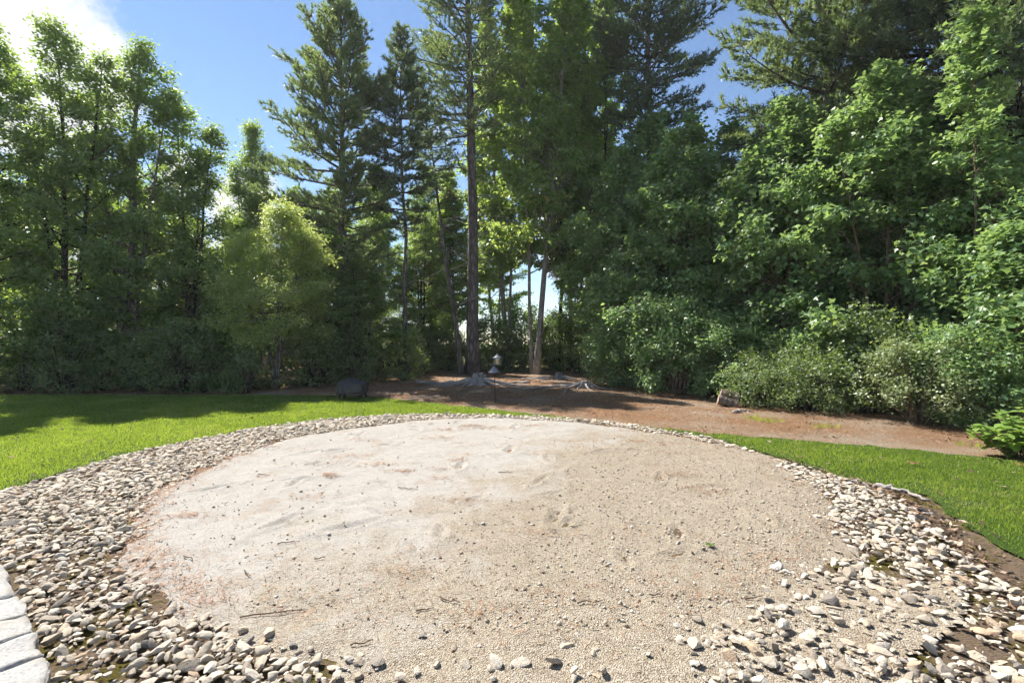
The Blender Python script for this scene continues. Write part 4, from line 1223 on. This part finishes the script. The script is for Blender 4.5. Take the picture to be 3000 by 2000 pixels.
# ------------------------------------------------------------------ bird feeder
def feeder():
    x, y = ground_at(1451, 1180)
    root = empty('bird_feeder', (x, y, 0)); tag(root, 'bird feeder with a cone baffle on a thin black pole in the mulch', 'bird feeder')
    g = Geo(); g.add(*tube(np.array([[0, 0, -.05], [-.012, 0, .6], [-.03, 0, 1.08]]), .011, 8)); g.build('pole', M['black_metal'], root, smooth=True)
    g = Geo(); g.add(*lathe([(.168, .845), (.165, .850), (.02, 1.020), (.014, 1.04)], 32)); o = g.build('baffle', M['baffle'], root, smooth=True); o.location = (-.03, 0, 0)
    # feeder house: hexagonal clear hopper, seed, tray, roof with a finial
    c = (.055, 0, 0)
    g = Geo(); g.add(*lathe([(.003, 1.062), (.125, 1.062), (.135, 1.085), (.125, 1.082), (.115, 1.070), (.003, 1.070)], 6)); o = g.build('tray', M['feeder_roof'], root); o.location = c
    g = Geo(); g.add(*lathe([(.105, 1.075), (.112, 1.235)], 6)); o = g.build('hopper', M['clear'], root); o.location = c
    g = Geo(); g.add(*lathe([(.098, 1.074), (.098, 1.165), (.05, 1.19), (.003, 1.195)], 6)); o = g.build('seed', M['seed'], root); o.location = c
    for i in range(6):
        a = i * math.pi / 3; p = np.array([.108 * math.cos(a), .108 * math.sin(a)])
        g = Geo(); g.add(*tube(np.array([[p[0], p[1], 1.07], [p[0] * 1.06, p[1] * 1.06, 1.237]]), .005, 5)); o = g.build('corner_post', M['feeder_roof'], root); o.location = c
    g = Geo(); g.add(*lathe([(.003, 1.236), (.150, 1.232), (.155, 1.240), (.085, 1.285), (.03, 1.315), (.02, 1.325)], 6)); o = g.build('roof', M['feeder_roof'], root); o.location = c
    g = Geo(); g.add(*lathe([(.02, 1.322), (.010, 1.332), (.024, 1.345), (.020, 1.362), (.002, 1.368)], 12)); o = g.build('finial', M['feeder_roof'], root, smooth=True); o.location = c
    g = Geo(); g.add(*tube(np.array([[-.03, 0, 1.06], [-.10, -.03, 1.075], [-.16, -.04, 1.055]]), .009, 6)); g.build('perch_arm', M['feeder_roof'], root, smooth=True)
feeder()

# ------------------------------------------------------------------ wind chime on a shepherd's hook
def chime():
    x, y = at(765, 15.45)[:2]
    hook = empty('garden_hook', (x, y, 0)); tag(hook, "thin dark shepherd's hook standing at the lawn edge, holding the wind chime", 'garden hook')
    a = np.linspace(math.pi, 0, 9)
    P = [[0, 0, -.05], [0, 0, .7], [0, 0, 1.30]] + [[.055 + .055 * math.cos(q), 0, 1.30 + .06 * math.sin(q)] for q in a[1:]] + [[.11, 0, 1.27]]
    g = Geo(); g.add(*tube(np.array(P), .008, 6)); g.build('pole', M['black_metal'], hook, smooth=True)
    ch = empty('wind_chime', (x + .11, y, 0)); tag(ch, 'copper-coloured wind chime hanging from the hook at the lawn edge', 'wind chime')
    g = Geo(); g.add(*lathe([(.003, 1.222), (.058, 1.218), (.062, 1.205), (.058, 1.198), (.003, 1.196)], 16)); g.build('top_disc', M['chime'], ch, smooth=True)
    g = Geo(); g.add(*tube(np.array([[0, 0, 1.22], [0, 0, 1.275]]), .004, 5)); g.build('hanger', M['black_metal'], ch)
    for i in range(5):
        q = i * 2 * math.pi / 5 + .3; L = .26 + .03 * i
        g = Geo(); g.add(*tube(np.array([[.046 * math.cos(q), .046 * math.sin(q), 1.195], [.046 * math.cos(q), .046 * math.sin(q), 1.195 - L]]), .009, 8)); g.build('tube', M['chime'], ch, smooth=True)
    g = Geo(); g.add(*lathe([(.003, 1.065), (.024, 1.062), (.024, 1.05), (.003, 1.048)], 12)); g.build('clapper', M['chime'], ch)
chime()

# ------------------------------------------------------------------ grit, needles, twigs, loose stones
def grit():
    rng = np.random.default_rng(15)
    n = 75000
    d = 2.35 + 6.5 * rng.random(n) ** 1.7
    x = rng.uniform(-1.08, 1.08, n) * d
    rr = np.hypot(x - SAND_C[0], d - SAND_C[1])
    w = np.clip(.16 + (x + .25 * (6 - d)) * .22, .10, 1) * np.clip(fbm(x * 1.6, d * 1.6, 5) * 2.3 - .45, .06, 1)
    ok = (rr < 3.95) & (rng.random(n) < w)
    x, y = x[ok], d[ok]; n = len(x)
    s = np.clip(rng.lognormal(math.log(.0062), .45, n), .003, .018)
    V0 = np.array([[1, 0, 0], [-1, 0, 0], [0, 1, 0], [0, -1, 0], [0, 0, .8], [0, 0, -.6]])
    F0 = np.array([(0, 2, 4), (2, 1, 4), (1, 3, 4), (3, 0, 4), (2, 0, 5), (1, 2, 5), (3, 1, 5), (0, 3, 5)])
    RM = rot_mats(rng, n, .5)[0]
    P = np.einsum('nij,nkj->nki', RM, V0[None] * (1 + .25 * rng.normal(size=(n, 6, 1)))) * s[:, None, None] + np.stack([x, y, sand_z(x, y) + s * .35], -1)[:, None]
    g = Geo(); g.add(P.reshape(-1, 3), F3=(F0[None] + (np.arange(n) * 6)[:, None, None]).reshape(-1, 3), a=np.repeat(.12 + .88 * rng.random(n), 6))
    tag(g.build('grit', M['clod'], smooth=True, attr=True), 'coarse grit and crumbs of soil scattered over the sand', 'grit', kind='stuff')
grit()

def needles():
    rng = np.random.default_rng(19)
    pos = []
    # little drifts of rust-red needles on the sand, and the edge between stones and sand
    for _ in range(62):
        r = 3.9 * math.sqrt(rng.random()); a = rng.random() * 6.283
        c = np.array([SAND_C[0] + r * math.cos(a), SAND_C[1] + r * math.sin(a)]); k = int(rng.integers(6, 60)); sp = rng.uniform(.04, .16)
        pos.append(c + rng.normal(size=(k, 2)) * sp * [1.6, .7])
    a = rng.uniform(-3.3, -2.0, 1800); pos.append(np.stack([SAND_C[0] + (3.95 + rng.normal(size=1800) * .16) * np.cos(a), SAND_C[1] + (3.95 + rng.normal(size=1800) * .16) * np.sin(a)], -1))
    a = rng.uniform(-2.0, .5, 900); pos.append(np.stack([SAND_C[0] + (3.8 + rng.normal(size=900) * .25) * np.cos(a), SAND_C[1] + (3.8 + rng.normal(size=900) * .25) * np.sin(a)], -1))
    p = np.concatenate(pos); p = p[p[:, 1] > 2.3]
    zs = sand_z(p[:, 0], p[:, 1]) + .006
    # the mulch band
    m = 44000
    d = 8 + 16 * rng.random(m); x = rng.uniform(-.32, 1.0, m) * d
    ok = ~in_poly(x, d, LAWN_L) & (np.hypot(x - SAND_C[0], d - SAND_C[1]) > 4.4) & (x < 9.5)
    q = np.stack([x[ok], d[ok]], -1)
    P2 = np.vstack([p, q]); Z = np.concatenate([zs, np.full(len(q), .012)])
    n = len(P2)
    az = rng.random(n) * 3.1416; L = rng.uniform(.05, .12, n); w = .0013 + .00042 * P2[:, 1]
    dx, dy = np.cos(az), np.sin(az)
    b = rng.uniform(-.35, .35, n)
    A = np.stack([P2[:, 0] - dx * L / 2, P2[:, 1] - dy * L / 2, Z], -1); B = np.stack([P2[:, 0] + dx * L / 2, P2[:, 1] + dy * L / 2, Z + rng.random(n) * .02], -1)
    Mx = (A + B) / 2 + np.stack([-dy * L * b, dx * L * b, .004 + rng.random(n) * .012], -1)
    sd = np.stack([-dy * w, dx * w, w * .3], -1)
    V = np.stack([A, Mx - sd, Mx + sd, B], 1).reshape(-1, 3)
    F = np.array([[0, 1, 2], [1, 3, 2]])
    g = Geo(); g.add(V, F3=(F[None] + (np.arange(n) * 4)[:, None, None]).reshape(-1, 3), a=np.repeat(rng.random(n), 4))
    tag(g.build('pine_needle_litter', M['needle_litter'], attr=True), 'rust-red fallen pine needles on the sand and the mulch', 'pine needles', kind='stuff')
needles()

TWIGS = ['dark stout twig on the pale sand left of the centre', 'short dark twig on the pale sand, lower left of the centre', 'leaning dark twig beside the left border stones', 'thin twig lying flat on the far pale sand',
         'curved twig on the near sand just below the centre', 'curved thin twig beside the lone footprint in the near right sand', 'thin twig above the green leaf on the right half of the sand', 'tiny dark twig left of the centre of the pale sand',
         'longest twig, lying across the near left sand', 'small tilted twig near the middle of the tan grit', 'short twig below the green leaf in the near right sand', 'tilted twig at the near centre of the sand',
         'thin twig near the far left edge of the pale sand', 'thin twig near the far right border stones', 'twig among the nearest sand just above the bottom stones', 'tiny twig on the far sand near the middle', 'short twig near the lower right stones']
def twigs():
    rng = np.random.default_rng(23)
    spots = [(845, 1597, 52, 25), (728, 1690, 44, -30), (548, 1645, 46, -30), (1190, 1440, 60, -6), (1320, 1772, 60, -5), (1720, 1772, 64, 4), (1980, 1558, 66, 5), (936, 1645, 26, 30),
             (800, 1806, 150, 4), (1680, 1550, 40, -20), (1925, 1755, 40, -12), (1245, 1800, 44, 20), (770, 1400, 44, -6), (2330, 1375, 38, 5), (1060, 1900, 56, 14), (1480, 1388, 34, 8), (2205, 1760, 50, 6)]
    for i, (px, py, lpx, deg) in enumerate(spots):
        x, y = ground_at(px, py); L = lpx / 1417 * y * 1.15
        o = empty('twig', (x, y, float(sand_z(x, y)))); o.rotation_euler = (0, 0, R(deg) + rng.normal() * .2)
        tag(o, TWIGS[i], 'twig', 'twigs scattered on the sand')
        t = np.linspace(-.5, .5, 6)
        P = np.stack([t * L, np.cumsum(rng.normal(size=6)) * L * .05, .008 + rng.random(6) * .012], -1)
        g = Geo(); g.add(*tube(P, np.linspace(.0055, .0025, 6), 5)); g.build('stick', M['twig'], o, smooth=True)
        if L > .1:
            g = Geo(); g.add(*tube(np.array([P[3], P[3] + [L * .15, L * .12 * rng.choice([-1, 1]), .012]]), [.003, .0015], 4)); g.build('side_shoot', M['twig'], o)
twigs()

def leaf_litter():
    rng = np.random.default_rng(37)
    m = 16000
    d = 8 + 20 * rng.random(m); x = rng.uniform(-.9, 1.0, m) * d
    ok = ~in_poly(x, d, LAWN_L) & (np.hypot(x - SAND_C[0], d - SAND_C[1]) > 4.5) & (x < 10) & (fbm(x * .9, d * .9, 71) > .40)
    x, y = x[ok], d[ok]
    # bare soil strip on the right, between stones and grass
    k = 900; tt = rng.random(k); i = rng.integers(0, 5, k)
    A = np.array([(3.3, 2.9), (3.62, 3.8), (3.95, 4.5), (4.2, 5.2), (4.1, 5.9), (3.8, 7.0)])
    q = A[i] + (A[i + 1] - A[i]) * tt[:, None] + rng.normal(size=(k, 2)) * .10
    x = np.concatenate([x, q[:, 0]]); y = np.concatenate([y, q[:, 1]]); n = len(x)
    m2 = 900; d2 = 3.5 + 11 * rng.random(m2); x2 = rng.uniform(-1.05, 1.05, m2) * d2; k2 = in_poly(x2, d2, LAWN_L)
    x = np.concatenate([x, x2[k2]]); y = np.concatenate([y, d2[k2]]); n = len(x); zz = np.full(n, .02); zz[-k2.sum():] = .045
    sz = rng.uniform(.012, .045, n); az = rng.random(n) * 6.28; tl = rng.normal(size=n) * .35
    u = np.stack([np.cos(az), np.sin(az), tl], -1) * sz[:, None]; v = np.stack([-np.sin(az), np.cos(az), rng.normal(size=n) * .35], -1) * (sz * rng.uniform(.25, .6, n))[:, None]
    c = np.stack([x, y, zz], -1)
    V = np.stack([c - u, c + v, c + u, c - v], 1).reshape(-1, 3)
    F = np.array([[0, 2, 1], [0, 3, 2]])
    g = Geo(); g.add(V, F3=(F[None] + (np.arange(n) * 4)[:, None, None]).reshape(-1, 3), a=np.repeat(rng.random(n) ** 1.5, 4))
    tag(g.build('leaf_litter', M['litter'], attr=True), 'brown dead leaves and bark crumbs strewn over the mulch and bare soil', 'leaf litter', kind='stuff')
M['litter'] = leaf_mat('dead_leaf_litter', [(0.0, (.05, .036, .026)), (.5, (.15, .095, .06)), (.85, (.30, .20, .13)), (1.0, (.40, .34, .27))], (.3, .18, .08), tmix=.1, rough=.8, spec=.2)
leaf_litter()

def loose_stones():
    rng = np.random.default_rng(29)
    V2, F2 = sphere_mesh(2)
    def one(name, label, px, py, wpx, rnd_mat='stone'):
        x, y = ground_at(px, py); s = wpx / 1417 * y / 2 * 1.05
        g = Geo(); g.add(stone_shape(rng, V2) * s, F3=F2); o = g.build(name, M[rnd_mat], smooth=True, sharp=32)
        o.location = (x, y, float(sand_z(x, y)) + s * .28); o.rotation_euler = (rng.normal() * .2, rng.normal() * .2, rng.random() * 6.28)
        tag(o, label, 'stone', 'loose stones on the sand')
    one('loose_stone', 'white stone lying alone on the right part of the sand', 2272, 1672, 42, 'white_stone')
    one('loose_stone', 'smaller white stone just right of the lone white stone', 2302, 1684, 24, 'white_stone')
    one('loose_stone', 'small square brown stone on the sand above the bottom edge', 1236, 1878, 26)
    one('loose_stone', 'round dark pebble on the sand in the lower middle', 1516, 1742, 18, 'dark_stone')
    one('loose_stone', 'tiny bright white pebble right of the middle of the sand', 1785, 1661, 15, 'white_stone')
    one('loose_stone', 'tiny bright white pebble near the centre of the sand', 1414, 1543, 20, 'white_stone')
    one('loose_stone', 'tan triangular flat stone at the bottom middle of the sand', 1362, 1965, 38)
    one('loose_stone', 'blue-grey flat stone on the grit at lower right', 2302, 1873, 32, 'dark_stone')
    one('loose_stone', 'white wedge-shaped stone at the bottom edge right of the middle', 2040, 1962, 44, 'white_stone')
    one('loose_stone', 'dark pebble on the pale sand left of the middle', 882, 1447, 13, 'dark_stone')
    one('loose_stone', 'dark pebble near the far edge of the sand', 1316, 1245, 10, 'dark_stone')
    one('loose_stone', 'brown clod on the pale sand at far left', 473, 1410, 18, 'dark_stone')
M['white_stone'] = plain('white_quartz', (.45, .435, .41), .8, nscale=30, var=.12)
M['dark_stone'] = plain('dark_pebble', (.13, .115, .10), .8, nscale=30)
loose_stones()

def fallen_leaf(label, px, py, sz, mat, z):
    x, y = ground_at(px, py)
    a = np.linspace(0, 2 * math.pi, 11)[:-1]
    r = np.array([1, .55, .9, .5, .8, .35, .8, .5, .9, .55]) * sz
    V = np.stack([r * np.cos(a), r * np.sin(a), .25 * sz * np.abs(np.sin(a)) + .01], -1); V = np.vstack([V, [0, 0, .006]])
    g = Geo(); g.add(V, F3=[(i, (i + 1) % 10, 10) for i in range(10)]); o = g.build('fallen_leaf', M[mat])
    o.location = (x, y, z); o.rotation_euler = (0, 0, px * .1); tag(o, label, 'leaf')
fallen_leaf('green leaf lying on the right half of the sand', 2080, 1610, .045, 'green_leaf', .03)
fallen_leaf('dry brown leaf lying on the right lawn', 2677, 1368, .085, 'brown_leaf', .045)
fallen_leaf('dry orange-brown leaf on the lawn at the right edge', 2990, 1372, .075, 'brown_leaf', .045)

# ------------------------------------------------------------------ thin air volume added to imitate lens glare and lift dark shade
def glare_veil():
    g = Geo(); g.add(*box(0, 122, 14.5, 530, 370, 31.0))
    m = Mat('glare_veil_air')
    v = m.n('ShaderNodeVolumePrincipled', {'Color': rgb(.93, .95, 1.0), 'Density': .00055, 'Anisotropy': .2}).outputs[0]
    m.t.links.new(v, m.out.inputs['Volume'])
    o = g.build('glare_veil', m.m); tag(o, kind='stuff')
glare_veil()
